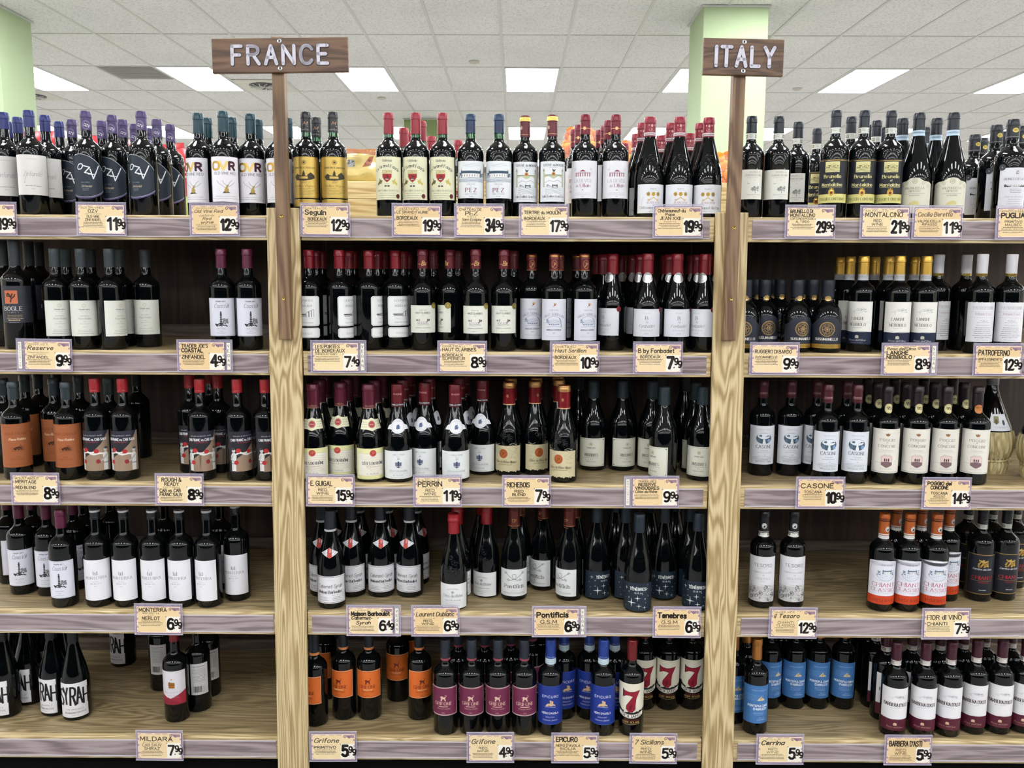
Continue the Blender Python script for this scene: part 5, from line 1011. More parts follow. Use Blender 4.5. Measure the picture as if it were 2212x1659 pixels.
for j, nm in ((0, 'left'), (1, 'right')):
    e = leaning('shelf_upright', PX[j][0]+.0005, PX[j][1]-.0005, tops[j], 0, -.012, .004, OAK_Z, f'wide light oak upright board of the {"FRANCE" if j == 0 else "ITALY"} signpost', 'board')
def sp(u, v, dy):
    p = at(u, v, YF)
    for _ in range(6): p = at(u, v, yf(p.z)+dy)
    return p
def signpost(u0, v0, u1, v1, word, lab):
    dy = -.043; a, b = sp(u0, v0, dy), sp(u1, v1, dy)                    # foot and head of the stake
    tilt = atan2(b.x-a.x, b.z-a.z); e = tag(empty('sign', (a.x, yf(a.z), a.z), (-th, tilt, 0)), lab, 'sign', 'country signs on stakes')
    L = (b-a).length; m = MB(); m.box(-.0165, -.0425, 0, .0165, -.0125, L, WALNUT_Z, .0018); ob('stake', m, e); return e, L, a, b
def stroke_solid(mb, pts, w, y0, y1, mat):
    for (ax, az), (bx, bz) in zip(pts, pts[1:]):
        d = hypot(bx-ax, bz-az) or 1e-6; nx, nz = -(bz-az)/d*w/2, (bx-ax)/d*w/2; b = len(mb.v); k = mb.mi(mat)
        q = [(ax-nx, az-nz), (bx-nx, bz-nz), (bx+nx, bz+nz), (ax+nx, az+nz)]
        mb.v += [(x, y0, z) for x, z in q]+[(x, y1, z) for x, z in q]
        for f in ((0, 1, 2, 3), (7, 6, 5, 4), (0, 4, 5, 1), (1, 5, 6, 2), (2, 6, 7, 3), (3, 7, 4, 0)): mb.f.append([b+i for i in f]); mb.m.append(k); mb.sm.append(False)
    for x, z in pts:
        b = len(mb.v); n = 14; k = mb.mi(mat)
        for yy in (y0, y1): mb.v += [(x+w/2*cos(2*pi*i/n), yy, z+w/2*sin(2*pi*i/n)) for i in range(n)]
        mb.f.append([b+i for i in range(n)]); mb.m.append(k); mb.sm.append(False); 
        for i in range(n): mb.f.append([b+i, b+n+i, b+n+(i+1) % n, b+(i+1) % n]); mb.m.append(k); mb.sm.append(True)
chalk = plain('#d9d6e2', .6, 0, .3, 'chalky_lavender_white', .06); dk_ = plain('#2c2a3c', .6)
def signboard(e, u, v, wpx, hpx, word, x0, x1, a, dyb, rot, lh, tiltpx=0):
    # centre of the board in the stake's own frame
    c = sp(u, v, -.06); M = (Matrix.Translation(e.location) @ Matrix.Rotation(e.rotation_euler.y, 4, 'Y') @ Matrix.Rotation(-th, 4, 'X')).inverted()
    lc = M @ c; s = F_PX/(c.y*1.0); Wm, Hm = wpx/s/2, hpx/s/2
    m = MB(); m.box(-Wm, -.014, -Hm, Wm, 0, Hm, WALNUT_X, .0015); bd = ob('sign_board', m, e, (lc.x, -.0428, lc.z), (0, radians(rot), 0))
    n = len(word); g = [GP[ch] for ch in word]; k = lh/s/9; gap = 3.6; tot = sum(w for w, _ in g)+gap*(n-1); sx = (x1-x0)/s/(tot*k); cx = (x0-u)/s
    for (w, st), ch in zip(g, word):
        m = MB()
        for ww, ya, yb, mt in ((lh/s*.25, -.0152, -.0138, dk_), (lh/s*.188, -.0172, -.0138, chalk)):
            for sm, pts in st:
                P = _cat(pts, 2) if sm else pts
                stroke_solid(m, [(cx+px*k*sx, (pz-4.5)*k) for px, pz in P], ww, ya, yb, mt)
        ob('letter', m, bd); cx += (w+gap)*k*sx
    for dz in (Hm*.8, -Hm*.78): screw(bd, 0, -.0145, dz, steel, .0058)
e, L, a, b = signpost(615, 735, 598, 80, 'FRANCE', 'brown wooden FRANCE sign on a tall stake')
signboard(e, 604, 118, 284, 70, 'FRANCE', 505, 703, a, 0, -.4, 36)
for u, v in ((604, 468), (607, 646)): q = sp(u, v, -.043); screw(e, 0, -.043, (q.z-a.z)/cos(th), brass)
e, L, a, b = signpost(1576, 737, 1601, 85, 'ITALY', 'brown wooden ITALY sign on a tall stake')
signboard(e, 1607, 122, 167, 74, 'ITALY', 1550, 1670, a, 0, .4, 38)
for u, v in ((1590, 493), (1586, 647)): q = sp(u, v, -.043); screw(e, .0, -.043, (q.z-a.z)/cos(th), brass)

# ------------------------------------------------------------ the bottles: kind: u of the cap, metres behind the shelf edge, turn in degrees
ROWS = [
"zin:61,.05,29;6,.083,26;96,.125,20;127,.225;37,.15;20,.24|"
"ozv:184,.05,18;241,.062,2;304,.05,-4;154,.14,0;338,.175,4;367,.26,6;219,.18,-10;264,.14,14;290,.23,0;323,.33,0|"
"ovr:481,.045,19;427,.075,-16;540,.06,15;600,.075,12;447,.14;500,.14;557,.14;621,.14|"
"seg:660,.055,0;718.7,.055,14;682.6,.14|"
"gf:839,.055,-1;898,.055,-11;956,.055,-6;872,.30;910,.18;931.6,.46;990,.54;885,.38|"
"pez:1016.5,.055,3;1078,.055,0|"
"tert:1134.5,.055,7;1193.5,.055,6|"
"lil:1265,.055,-14;1331,.055,2;1315.5,.145,5;1308,.23;1297,.31,-10;1242.5,.30;1252,.22,-20;1349,.58|"
"jean:1405,.055,12;1469,.055,-1;1531.7,.055,-8;1389,.15;1451,.15;1514,.15;1376,.34;1428.7,.37;1490,.33|"
"brun:1624.6,.055,-15;1683.6,.055,-20;1725,.14,-38|"
"pog:1807.4,.055,-24;1868.4,.055,-14;1926.6,.055,-11;1839.7,.15;1895,.15;1882,.23;1910,.32;1766,.35,-10|"
"valp:1987,.055,-25;2061.6,.055,-15;1951,.14,-20;2024.5,.14,-20;2000,.3|"
"ron:2190,.06,-10;2154,.15,-2;2107,.29,0;2123,.38;2172,.26;2208,.16",
"bog:28,.06,26;3,.14,90;60,.15,120;82,.24,120|"
"res:116.6,.06,33;173,.06,27;234.6,.06,62;312,.14,11;141,.15,120;195,.15,120;255,.15,100|"
"coz:476.5,.06,8;533,.06,25|"
"por:666,.06,-8;732,.06,66;796,.08,82;853.6,.1,36;681,.14,90;694.5,.22,90;753,.14,90;764,.22,90;816,.16,90;829,.24,90;871,.18,90;881,.26,90|"
"cla:912.5,.08,6;972,.1,-62;1027.6,.055,0;1088.6,.07,0;936,.17,120;989,.18,120;1110,.16,120|"
"sor:1149,.11,5;1198,.06,-3;1263,.06,17;1208,.15,60;1247,.15,90|"
"fon:1324,.1,-46;1400,.06,-9;1464,.06,4;1525,.065,-42;1384,.16,-20;1304,.18,60;1291,.26,60;1367,.25,0;1447,.15,0;1438,.24,0;1508,.15,0;1495,.24,0;1548,.16,0;1344,.26,0|"
"sus:1612,.07,-15;1653,.1,8;1723.6,.08,10;1790,.07,-15;1636,.19;1670,.22;1687,.19;1733,.2;1757,.18;1619,.28|"
"lan:1867,.09,-36;1945.7,.06,-17;2003,.06,-24;1837.5,.16,0;1815,.26,20;1891,.17,30;1921,.15,14;1976.7,.15,10;1877,.26,0|"
"pat:2124,.06,-9;2187.6,.06,-16;2029.5,.14,26;2090,.15,110",
"rou:27,.06,30;141,.06,10;5,.14,90;51.5,.14,8;80,.24,16;114,.14,4;168,.15,100;233,.16,100|"
"drk:293,.34;120,.3|"
"box:203,.06,4;263,.06,8;430,.06,22;511,.06,48;571.5,.06,46;408,.15,24;469,.15,44;452,.25,0|"
"gui:675,.055,6;735.5,.055,-6;796.4,.055,24;690,.15,-30;749,.15,-30;810,.15,-30;704,.25,10;765,.25,0;825,.25,10|"
"per:858.6,.055,6;918,.055,-19;983,.055,8;1042.6,.14,-12;870,.15,60;927,.15,60;992,.15,60;884,.24,60;1003,.24,60|"
"ric:1100,.13,-17;1156,.13,26;1219,.06,-17;1104,.22;1159,.22;1208,.15,30;1206,.24|"
"vin:1283,.21,-13;1346,.21,17;1410,.2,-20;1436,.08,-56;1519,.09,-21;1503,.18,0|"
"drb:1352,.3;1427,.3;1480,.3;1250,.34|"
"cas:1650,.15,-8;1711,.15,-10;1790,.06,-9;1854,.06,-16;1768,.15,-30;1831,.15|"
"con:1919.6,.06,-14;1985,.06,-14;2048,.06,-14;1896.5,.15;1958,.15;2020,.15;2084,.15;1875,.24;1934.5,.24;1997,.24;2059,.24|"
"cono:2114.5,.055,-16",
"com:38,.15,18;97,.14,8;129,.055,8;155,.17,60;66,.24,60;12,.24,60|"
"mon:204,.06,12;265,.06,0;327,.06,0;386,.06,-9;445,.06,-16;507,.11,1;352,.2,60;472,.2,60|"
"drk:178,.24;236,.3|"
"bar:712.6,.06,6;694.5,.15,-6;758,.15,4;821,.15,8;884,.15,-14;774,.25,10;836,.25,40;898,.25,60;716,.25,30|"
"dub:980,.055,-2;1051,.15,-20;988,.145,60;1040,.25,60|"
"pon:1111,.13,0;1174,.21,-42;1231,.13,-46;1243,.22,90;1122,.23,60|"
"ten:1291,.14,19;1353,.14,24;1382,.045,-17;1437,.14,-9;1510,.06,-20;1493,.15,20;1330,.25,0;1405,.25,0;1460,.25,0|"
"tes:1652,.08,-20;1716.5,.08,-14|"
"fio:1912,.06,-14;1967.4,.06,-16;2026,.06,-18;1938.7,.14,0;1993.5,.14,0;2053.5,.14,-10|"
"dar:2125.7,.14,-16;2178,.14,-6;2095,.24,0;2147,.24;2199,.24",
"syr:155,.12,15;108,.14,-28;53,.14,-30;2,.13,-26;28,.25,0;82,.25,0;128,.25,0;258,.47,-30|"
"mil:375,.11,0;342,.3,186;423,.17,205;445,.26,215|"
"gro:678,.09,-30;740.5,.13,-16;796,.13,0;858,.24,0;905,.13,20;700,.25,-30;880,.34,0|"
"grp:962,.05,-8;1019,.05,-4;1076,.05,0;1133,.05,2;990,.14;1047,.14;1104,.15;1150,.16|"
"epi:1190,.05,-3;1304.6,.05,-6;1219,.14,14;1274,.14,-14;1329,.14;1165,.16|"
"sev:1366.6,.05,-8;1394,.2,2;1446,.2,-14;1497,.2,-2|"
"drk:1420,.33;1470,.33|"
"cer:1636.8,.06,-10;1588,.12,-10;1615,.15,0;1667,.21,10;1721,.21,-19;1772.6,.21,-18;1828,.21,-25|"
"drk:1690,.3;1745,.3;1870,.33|"
"bra:1938.6,.05,-14;2002.5,.05,-24;2057.6,.055,-25;2112.8,.07,-26;2168,.07,-20;2220,.07,-24;1917,.14,10;1895,.17,24;1882,.3,20;1973,.15;2034,.15;2085,.16;2131,.17;2188,.17",
]
CAPV = [240, 540, 826, 1106, 1385]
nb = 0; recs = []
for r, row in enumerate(ROWS):
    L_ = []
    for grp in row.split('|'):
        key, items = grp.split(':', 1)
        for it in items.split(';'):
            f = [float(q) for q in it.split(',') if q]
            L_.append([key, f[0], f[1], f[2] if len(f) > 2 else 0.])
    L_.sort(key=lambda q: q[2])
    placed = []
    for key, u, d, rot in L_:
        H = TY[key][2]*ZS/1000; R = TY[key][3]*SR/1000+.0001
        z = SZ[r]
        for _ in range(900):
            y = yf(z)+d; x = (u-1106)/F_PX*y
            for _ in range(4): x += (u-project((x, y, z+H))[0])/F_PX*y
            if all(hypot(x-px, y-py) >= R+pr for px, py, pr in placed): break
            d += .002
        if r and y+R > YB-.014: continue
        placed.append((x, y, R)); recs.append([r, key, u, d, rot, x, y, z])
cnt = {}
for q in recs: cnt.setdefault((q[0], q[1], q[3] < .11), []).append(q)
for (r, key, fr_), L_ in cnt.items():
    L_.sort(key=lambda q: q[5])
    for n, q in enumerate(L_):
        d = TY[key][0]
        if key in ('drk', 'drb'): d += f' of the {SH[r]} shelf'
        where = ('in front' if fr_ else 'standing behind')
        if len(L_) > 1: where = f'{ORD[n]} from left ' + ('in front' if fr_ else 'behind')
        q.append(f'{d}, {where}')
rg = random.Random(11)
for r, key, u, d, rot, x, y, z, lab in recs:
    e = empty('wine_bottle', (x, y, z+.0003), (0, 0, radians(rot+rg.uniform(-1.5, 1.5)))); nb += 1
    tag(e, lab, 'bottle', f'{TY[key][0]}s on the {SH[r]} shelf'.replace('bottles with', 'bottles with'))
    for name, me, pl in proto(key): ob(name, me, e)

# straw-covered flasks, third shelf
def flask(u, d, lab):
    z = SZ[2]; y = yf(z)+d; x = at(u, 940, y).x; e = tag(empty('straw_flask', (x, y, z)), lab, 'bottle', 'straw-covered wine flasks')
    P = [(0, .004), (.046, .004), (.058, .03), (.066, .07), (.0655, .11), (.058, .14), (.046, .17), (.034, .20), (.024, .225), (.017, .25), (.0145, .275), (.0145, .298), (0, .298)]
    m = MB(); m.lathe([(rr*(.9 if zz < .12 else 1), zz) for rr, zz in P], GLASS, 36); ob('glass_body', m, e)
    PM = [(r*1000, zz*1000) for r, zz in P]
    st = wood('pale_straw', '#dcd0a8', '#c9bb8c', '#a39262', 'Z', 2., .7, .6, 0, .4)
    prof = [(.050, 0), (.054, .012), (.0565, .028), (.050, .040), (.060, .052), (.067, .075), (.0685, .095), (.066, .115), (.062, .128)]
    NS = 26
    b = MB(); b.lathe([(r_*.985, zz) for r_, zz in prof], st, 30); ob('straw_basket', b, e)
    for j in range(NS):                                                  # upright straw bundles
        a0, a1 = 2*pi*j/NS, 2*pi*(j+.93)/NS; b = MB(); k = b.mi(st)
        for r_, zz in prof:
            for t, o_ in ((0, 0), (.5, .0024), (1, 0)):
                a = a0+(a1-a0)*t+.05*sin(zz*40); b.v.append(((r_+o_)*sin(a), -(r_+o_)*cos(a), zz))
        for i in range(len(prof)-1):
            for t in range(2): b.f.append([i*3+t, i*3+t+1, (i+1)*3+t+1, (i+1)*3+t]); b.m.append(k); b.sm.append(True)
        ob('straw_bundle', b, e)
    b = MB(); b.lathe([(.0555, .036), (.0575, .038), (.0575, .042), (.0555, .044)], st, 30); b.tube([(.03, -.053, .041), (.036, -.06, .040), (.043, -.066, .046)], .0024, st); ob('straw_band', b, e)
    a = Art(); L_fias(a, 40, 48)
    def f(s, t, off):
        zz = 132+t; rr = r_at(PM, zz); ang = s/62; return ((rr+off+.4)*sin(ang)/1000, -(rr+off+.4)*cos(ang)/1000, zz/1000)
    ob('front_label', art_mesh('flask_label', a, f, 5, 6), e)
    b = MB(); b.lathe([(.0155, .262), (.0165, .263), (.0165, .283), (.018, .284), (.018, .290), (.0155, .300), (0, .300)], plain('#8c9296', .4, .2)); ob('capsule', b, e)
flask(2136, .21, 'straw-covered flask behind the orange seal bottle')
flask(2256, .12, 'straw-covered flask cut by the right edge')
# ------------------------------------------------------------ price tags
INK = '#2b2422'; PUR = '#7c5f7e'
m_h, nd, lk, b = newmat('clear_tag_holder'); b.inputs['Base Color'].default_value = (.62, .58, .74, 1); b.inputs['Roughness'].default_value = .12; b.inputs['Alpha'].default_value = .35
HOLD = m_h
def card_art(lines, price, seed):
    a = Art(); W, H = 64, 40                                             # card is 128 x 80 mm
    rg = random.Random(seed); cream = rg.choice(('#ebd0a0', '#edd5a8', '#e8cb9a', '#eed8aa')) if seed < 900 else '#f2e6c0'
    a.r(-W, -H, W, H, PUR, 0); a.r(-W+1.6, -H+1.6, W-1.6, H-1.6, '#ecd6cc', 1); a.r(-W+4.4, -H+4, W-4, H-4, cream, 2)
    for q in (-1, 1):                                                    # scalloped border ornaments
        for y in (-22, 2, 20): a.e(q*(W-4), y, 2.4, 3.4, '#b394a4', 3, 8)
        a.l([(q*(W-3), -H+10), (q*(W-5), -H+5), (q*(W-11), -H+3)], 1.2, '#8f6f86', 3)
    for x in (-30, -4, 16): a.l([(x-8, H-3.4), (x-3, H-5.4), (x, H-3.6), (x+3, H-5.4), (x+8, H-3.4)], 1.1, '#8f6f86', 3)
    a.l([(-W+3, H-10), (-W+5, H-5), (-W+11, H-3)], 1.2, '#8f6f86', 3)
    a.p([(36, H-5), (W-4, H-5), (W-4, H-14), (54, H-13), (46, H-15), (40, H-10)], '#a58a96', 3)
    swirl(a, 34, H-10, 5.6, '#6f4f70', 1.6, 4, 1.5); swirl(a, 45, H-12, 4.2, '#6f4f70', 1.4, 4, 1.5, -1)
    for i in range(4): a.l([(50+i*3, H-6), (49+i*3, H-13)], .6, '#7d6072', 4)
    pw = .92 if len(price.split('.')[0]) > 1 else .8
    x0 = 18 if len(price.split('.')[0]) > 1 else 26
    a.r(x0-5, -H+4, W-4, 9, '#f1ece0', 3)
    a.l([(x0-5, 6), (x0-5, 10)], .8, INK, 4); a.l([(x0-7, 8), (x0-3, 8)], .8, INK, 4)
    main, c = price.split('.'); bw = 1.75 if seed % 5 else 2.1; hh = 27 if seed % 4 else 30
    a.t(main, x0, -H+13, hh, INK, (23 if len(main) > 1 else 15), bw*1., 'p', 5, 'l', rnd=True, it=2, sp=2.6)
    xe = x0+(26 if len(main) > 1 else 18)
    a.e(xe, -H+15, 2, 2, INK, 5, 8)
    a.t(c[0], xe+1.5, -H+23, 17, INK, 8.4, 1.9, 'p', 5, 'l', rnd=True, it=2); a.t(c[1], xe+12, -H+15, 17, INK, 8.4, 1.9, 'p', 5, 'l', rnd=True, it=2)
    a.t('750 ML', x0+8, -H+6.4, 2.4, '#6a625c', 14)
    y = H-7
    for h, txt, w, st, bd in lines:
        cx = -20; wide = w > 60
        y -= h
        a.t(txt, -W+9+w/2 if w > 54 else cx-2, y, h, INK if bd >= 1 else '#4a3e38', w, bd*1.3, st, 5, sp=2.2 if h > 4 else 4, slant=.0 if st != 'i' else .25, rot=rg.uniform(-.8, .8), rnd=h > 6)
        y -= 2.6 + (2.2 if st == 'i' and h > 7 else 0)
    n = max(0, int((y+H-4)/4.3))
    if n: a.m(-23, y-2.2, (x0-8)+54, min(n, 4), 4.2, '#463a34', 1.8, 5, seed)
    return a
def flat(s, t, off): return (s/1000, -off/1000, t/1000)
CARD = {}
def price_tag(r, u, price, lines, lab, side=None, seed=1):
    w = .0635; zc = SZ[r] + (-.012, -.013, -.016, -.019, -.021)[r]; y = yf(zc) - .0095
    x = at(u, project((0, y, zc))[1], y).x
    e = tag(empty('price_tag', (x, y, zc), (radians(-2), radians(rg.uniform(-.5, .5)), 0)), lab, 'price tag', f'price tags on the {SH[r]} shelf')
    L, R_ = (-.0695, .0675)
    if side == 'R': R_ = .085
    if side == 'L': L = -.087
    m = MB(); m.box(L, .0007, -.0425, R_, .0022, .0445, HOLD); ob('plastic_holder', m, e)
    lp = plain('#b3abbb', .15, 0, .6, 'holder_rim'); m = MB(); m.box(L, -.0012, -.0445, R_, .0022, -.0425, lp); ob('holder_rim', m, e); m = MB(); m.box(L, -.0004, .0447, R_, .0022, .0462, lp); ob('holder_rim', m, e)
    a = card_art(lines, price, seed); me = art_mesh('card', a, flat, lay=.03); ob('printed_card', me, e)
    if side:
        a = Art(); x0 = 74 if side == 'R' else -76; txt = 'VEGAN' if side == 'R' else 'EXCLUSIVE'
        a.r(x0-6, -38, x0+6, 38, '#5d5560', 0); a.r(x0-5.2, -37.2, x0+5.2, 37.2, '#ece6da', 1); n = len(txt); st = 66/(n)
        for i, ch in enumerate(txt): a.t(ch, x0, 33-st*i-st*.62, st*.55 if n > 5 else 7.5, '#4a4640', 5 if ch != 'I' else None, 1.1)
        ob('side_card', art_mesh('side_card', a, flat, lay=.03), e)
s_ = 's'; i_ = 'i'; p_ = 'p'; b_ = 'b'
TG = [
(0, -17, '19.99', [(6, 'NAPA VALLEY', 44, p_, 1)], 'price tag reading 19.99 cut off at the left edge', None),
(0, 219, '11.99', [(4.4, 'OLD ZIN VINES', 62, p_, 1), (8, 'OZV', 26, p_, 1.1), (2.6, 'LODI, CALIFORNIA', 44, p_, .9), (6, 'OLD VINE', 34, p_, 1.1), (6, 'ZINFANDEL', 44, p_, 1.1)], 'price tag reading 11.99 under the purple-capped bottles', None),
(0, 464, '12.99', [(3.6, 'Marietta Cellars', 54, p_, .9), (8, 'Old Vine Red', 76, i_, 1), (5, 'california', 40, i_, .9), (7, 'Red', 22, i_, 1.1), (7, 'wine', 34, i_, 1.2)], 'price tag reading 12.99 under the teal-capped bottles', None),
(0, 703, '12.99', [(3.6, 'CHATEAU DE', 58, p_, 1), (12, 'Seguin', 56, s_, 1.4), (2.6, 'FRANCE', 38, p_, .8), (8, 'BORDEAUX', 50, p_, 1.1)], 'price tag reading 12.99 under the gold foil bottles', None),
(0, 901, '19.99', [(5, 'CHATEAU', 50, p_, 1), (6.5, 'LE GRAND FAURIE', 84, p_, 1.1), (2.6, 'FRANCE', 38, p_, .8), (9, 'BORDEAUX', 56, p_, 1.1)], 'price tag reading 19.99 under the red shield bottles', None),
(0, 1036, '34.99', [(6, 'CHÂTEAU DE', 60, p_, 1.1), (9, 'PEZ', 32, s_, 1.5), (4, 'france', 24, i_, 1), (6, 'Saint-Estèphe', 52, i_, 1.2)], 'price tag reading 34.99 under the navy-capped bottles', None),
(0, 1176, '17.99', [(4, ' ', 10, p_, 1), (8, 'TERTRE du MOULIN', 98, p_, 1.2), (2.6, 'FRANCE', 38, p_, .8), (8, 'BORDEAUX', 56, p_, 1.1)], 'price tag reading 17.99 under the maroon and gold capped bottles', None),
(0, 1465, '19.99', [(8, 'Châteauneuf-du', 74, p_, 1.2), (7, 'Pape', 24, p_, 1.3), (8, 'JEAN XXII', 54, s_, 1.3), (4, 'Reserve', 32, p_, .8)], 'price tag reading 19.99 under the embossed crimson-capped bottles', None),
(0, 1751, '29.99', [(8, 'BRUNELLO DI', 60, p_, 1.3), (8, 'MONTALCINO', 66, p_, 1.2), (5.5, 'CORTONESI POGGIO', 64, p_, 1), (5.5, 'AL TORDO', 36, p_, 1)], 'price tag reading 29.99 under the small tree labels', None),
(0, 1913, '21.99', [(4.4, 'BRUNELLO DI', 60, p_, .8), (11, 'MONTALCINO', 100, p_, 1.1), (2.4, 'ITALY', 34, p_, .7), (6.5, 'RED', 20, p_, 1.1), (6.5, 'WINE', 30, p_, 1.1)], 'price tag reading 21.99 under the black and yellow labels', None),
(0, 2026, '11.99', [(3, ' ', 10, p_, 1), (11, 'Cecilia Beretta', 92, i_, .9), (2.4, 'ITALY', 34, p_, .7), (6, 'VALPOLICELLA', 62, p_, 1.1), (6, 'RIPASSO', 40, p_, 1.1)], 'price tag reading 11.99 under the ivory-label bottles', None),
(0, 2207, '9.99', [(4.4, 'RONCO DI SASSI', 66, p_, 1), (12, 'PUGLIA', 62, p_, 1.6), (2.4, 'ITALY', 34, p_, .7), (6, 'PRIMITIVO', 46, p_, 1.1), (6, 'MALBEC', 44, p_, 1.1)], 'price tag for Puglia wine cut by the right edge', None),
(1, 103, '9.99', [(4, "TRADER JOE'S", 56, p_, .9), (11, 'Reserve', 70, i_, 1.1), (4, 'Templeton District', 58, i_, .8), (2.6, 'PASO ROBLES', 34, p_, .9), (7, 'ZINFANDEL', 58, p_, 1.1)], 'price tag reading 9.99 with a narrow strip on its left, second shelf', 'L'),
(1, 436, '4.99', [(9, "TRADER JOE'S", 72, p_, 1.2), (10, 'COASTAL', 58, p_, 1.5), (3.6, 'CENTRAL COAST, CA', 54, p_, 1), (9, 'ZINFANDEL', 64, p_, 1.3)], 'price tag reading 4.99 beside the left upright board', 'R'),
(1, 725, '7.49', [(9, 'LES PORTES', 66, s_, 1.2), (9, 'DE BORDEAUX', 80, s_, 1.2), (5, 'BORDEAUX FRANCE', 60, s_, 1)], 'price tag reading 7.49 under the clipped-corner double labels', 'R'),
(1, 999, '8.99', [(5, 'CHÂTEAU', 60, p_, 1), (8, 'HAUT CLARIBES', 92, p_, 1.2), (2.6, 'FRANCE', 44, p_, .8), (7, 'BORDEAUX', 56, p_, 1.2), (7, 'SUPERIEUR', 62, p_, 1.2)], 'price tag reading 8.99 in the middle of the second shelf', None),
(1, 1242, '10.99', [(5, 'CHATEAU', 56, p_, 1.1), (10, 'Haut Sorillion', 84, i_, 1), (2.6, 'FRANCE', 38, p_, .8), (8, 'BORDEAUX', 58, p_, 1.2)], 'price tag reading 10.99 under the gold-topped red-capped bottles', None),
(1, 1422, '7.99', [(4, ' ', 10, p_, 1), (11, 'B by Fonbadet', 98, p_, 1.2), (2.6, 'FRANCE', 44, p_, .8), (7, 'BORDEAUX', 54, p_, 1.2)], 'price tag reading 7.99 under the silver seal bottles', None),
(1, 1674, '9.99', [(6, ' ', 10, p_, 1), (9, 'RUGGERO DI BARDO', 100, p_, 1.1), (2.4, 'ITALY', 30, p_, .7), (6.5, 'SUSUMANIELLO', 60, i_, 1.1)], 'price tag reading 9.99 under the stout black bottles', None),
(1, 1959, '8.99', [(7, "Rosa dell'Olmo", 78, i_, 1.3), (10, 'LANGHE', 58, p_, 1.5), (9, 'NEBBIOLO', 68, p_, 1.5)], 'price tag reading 8.99 under the gold-capped bottles', 'R'),
(1, 2157, '12.99', [(4, ' ', 10, p_, 1), (14, 'PATROFERNO', 84, p_, 1.), (2.6, 'ITALY', 34, p_, .7), (6.5, 'APPASSIMENTO', 64, p_, 1.1)], 'price tag reading 12.99 under the white-capped bottles', None),
(2, 77, '8.99', [(6, 'ROUSTABOUT', 66, p_, 1), (8, 'MERITAGE', 58, p_, 1.2), (3, 'PASO ROBLES', 46, p_, .7), (8, 'RED BLEND', 56, p_, 1.2)], 'price tag reading 8.99 under the copper-brown label bottles', None),
(2, 388, '8.99', [(10, 'ROUGH &', 54, p_, 1.2), (9, 'READY', 40, p_, 1.2), (4, 'CALIFORNIA', 46, p_, .9), (9, 'CAB vs. CAB', 58, p_, 1.2), (9, 'FRANC SAUV', 62, p_, 1.2)], 'price tag reading 8.99 under the boxing label bottles', None),
(2, 714, '15.99', [(4, ' ', 10, p_, 1), (13, 'E. GUIGAL', 60, p_, 1), (3, 'FRANCE', 42, p_, .9), (7, 'RED', 24, p_, 1.1), (7, 'WINE', 34, p_, 1.1)], 'price tag reading 15.99 under the round red seal bottles', None),
(2, 946, '11.99', [(4, 'FAMILLE', 60, p_, 1.1), (13, 'PERRIN', 66, p_, 1.2), (3, 'FRANCE', 42, p_, .9), (7, 'RED', 24, p_, 1.1), (7, 'WINE', 34, p_, 1.1)], 'price tag reading 11.99 under the white collar bottles', None),
(2, 1138, '7.99', [(5, ' ', 10, p_, 1), (13, 'RICHEBOIS', 62, p_, 1.1), (3, 'FRANCE', 48, p_, .9), (7, 'RED', 24, p_, 1.4), (7, 'BLEND', 36, p_, 1.4)], 'price tag reading 7.99 under the parchment label bottles', None),
(2, 1415, '9.99', [(5, "TRADER JOE'S", 50, p_, 1.1), (7, 'RESERVE', 48, p_, 1.5), (8, 'VINSOBRES', 66, p_, 1.4), (7, 'Côtes du Rhône', 60, i_, 1.2)], 'price tag reading 9.99 with a narrow strip, below framed cream labels', 'L'),
(2, 1773, '10.99', [(4, ' ', 10, p_, 1), (12, 'CASONE', 90, p_, 1.1), (3, 'ITALY', 42, p_, .7), (7, 'TOSCANA', 48, p_, 1.1)], 'price tag reading 10.99 under the oval landscape labels', None),
(2, 2046, '14.99', [(9, 'POGGIO del', 66, p_, 1.6), (9, 'CONCONE', 48, p_, 1.5), (2.6, 'ITALY', 20, p_, .8), (7, 'TOSCANA', 46, p_, 1.2), (6, 'ROSSO', 30, i_, 1.2)], 'price tag reading 14.99 under the round 95 seal bottles', None),
(3, 343, '6.99', [(10, 'MONTERRA', 78, p_, 1.2), (4, 'MONTEREY, CA', 46, p_, 1), (3, '2021', 18, p_, .9), (9, 'MERLOT', 50, p_, 1.2)], 'price tag reading 6.99 under the plain white labels, left bay', None),
(3, 801, '6.49', [(4, 'Languedoc', 44, i_, .9), (11, 'Maison Barboulot', 108, p_, 1.7), (9, 'Cabernet-', 58, i_, 1.4), (9, 'Syrah', 40, i_, 1.4)], 'price tag reading 6.49 with vegan strip, below diamond neck badges', 'R'),
(3, 941, '6.99', [(4, ' ', 10, p_, 1), (12, 'Laurent Dublanc', 106, i_, 1), (3, 'FRANCE', 40, p_, .9), (6, 'RED', 24, p_, 1.4), (6, 'WINE', 34, p_, 1.4)], 'price tag reading 6.99 under the bright red-capped bottles', None),
(3, 1202, '6.99', [(3, ' ', 10, p_, 1), (14, 'Pontificis', 88, p_, 1.6), (3, 'FRANCE', 40, p_, .8), (10, 'G.S.M', 46, p_, 1.1)], 'price tag reading 6.99 with vegan strip, below crossed keys labels', 'R'),
(3, 1463, '6.99', [(3, ' ', 10, p_, 1), (14, 'Tenebres', 80, p_, 1.6), (3, 'FRANCE', 44, p_, .8), (9, 'G.S.M', 44, p_, 1.1)], 'price tag reading 6.99 under the starry bottles', None),
(3, 1714, '12.99', [(4, "TRADER JOE'S", 56, p_, 1), (11, 'il Tesoro', 70, i_, 1.2), (3, 'ITALY', 28, p_, .8), (6, 'CHIANTI', 44, p_, 1), (6, 'CLASSICO', 50, p_, 1)], 'price tag reading 12.99 under the two rooster seal bottles', None),
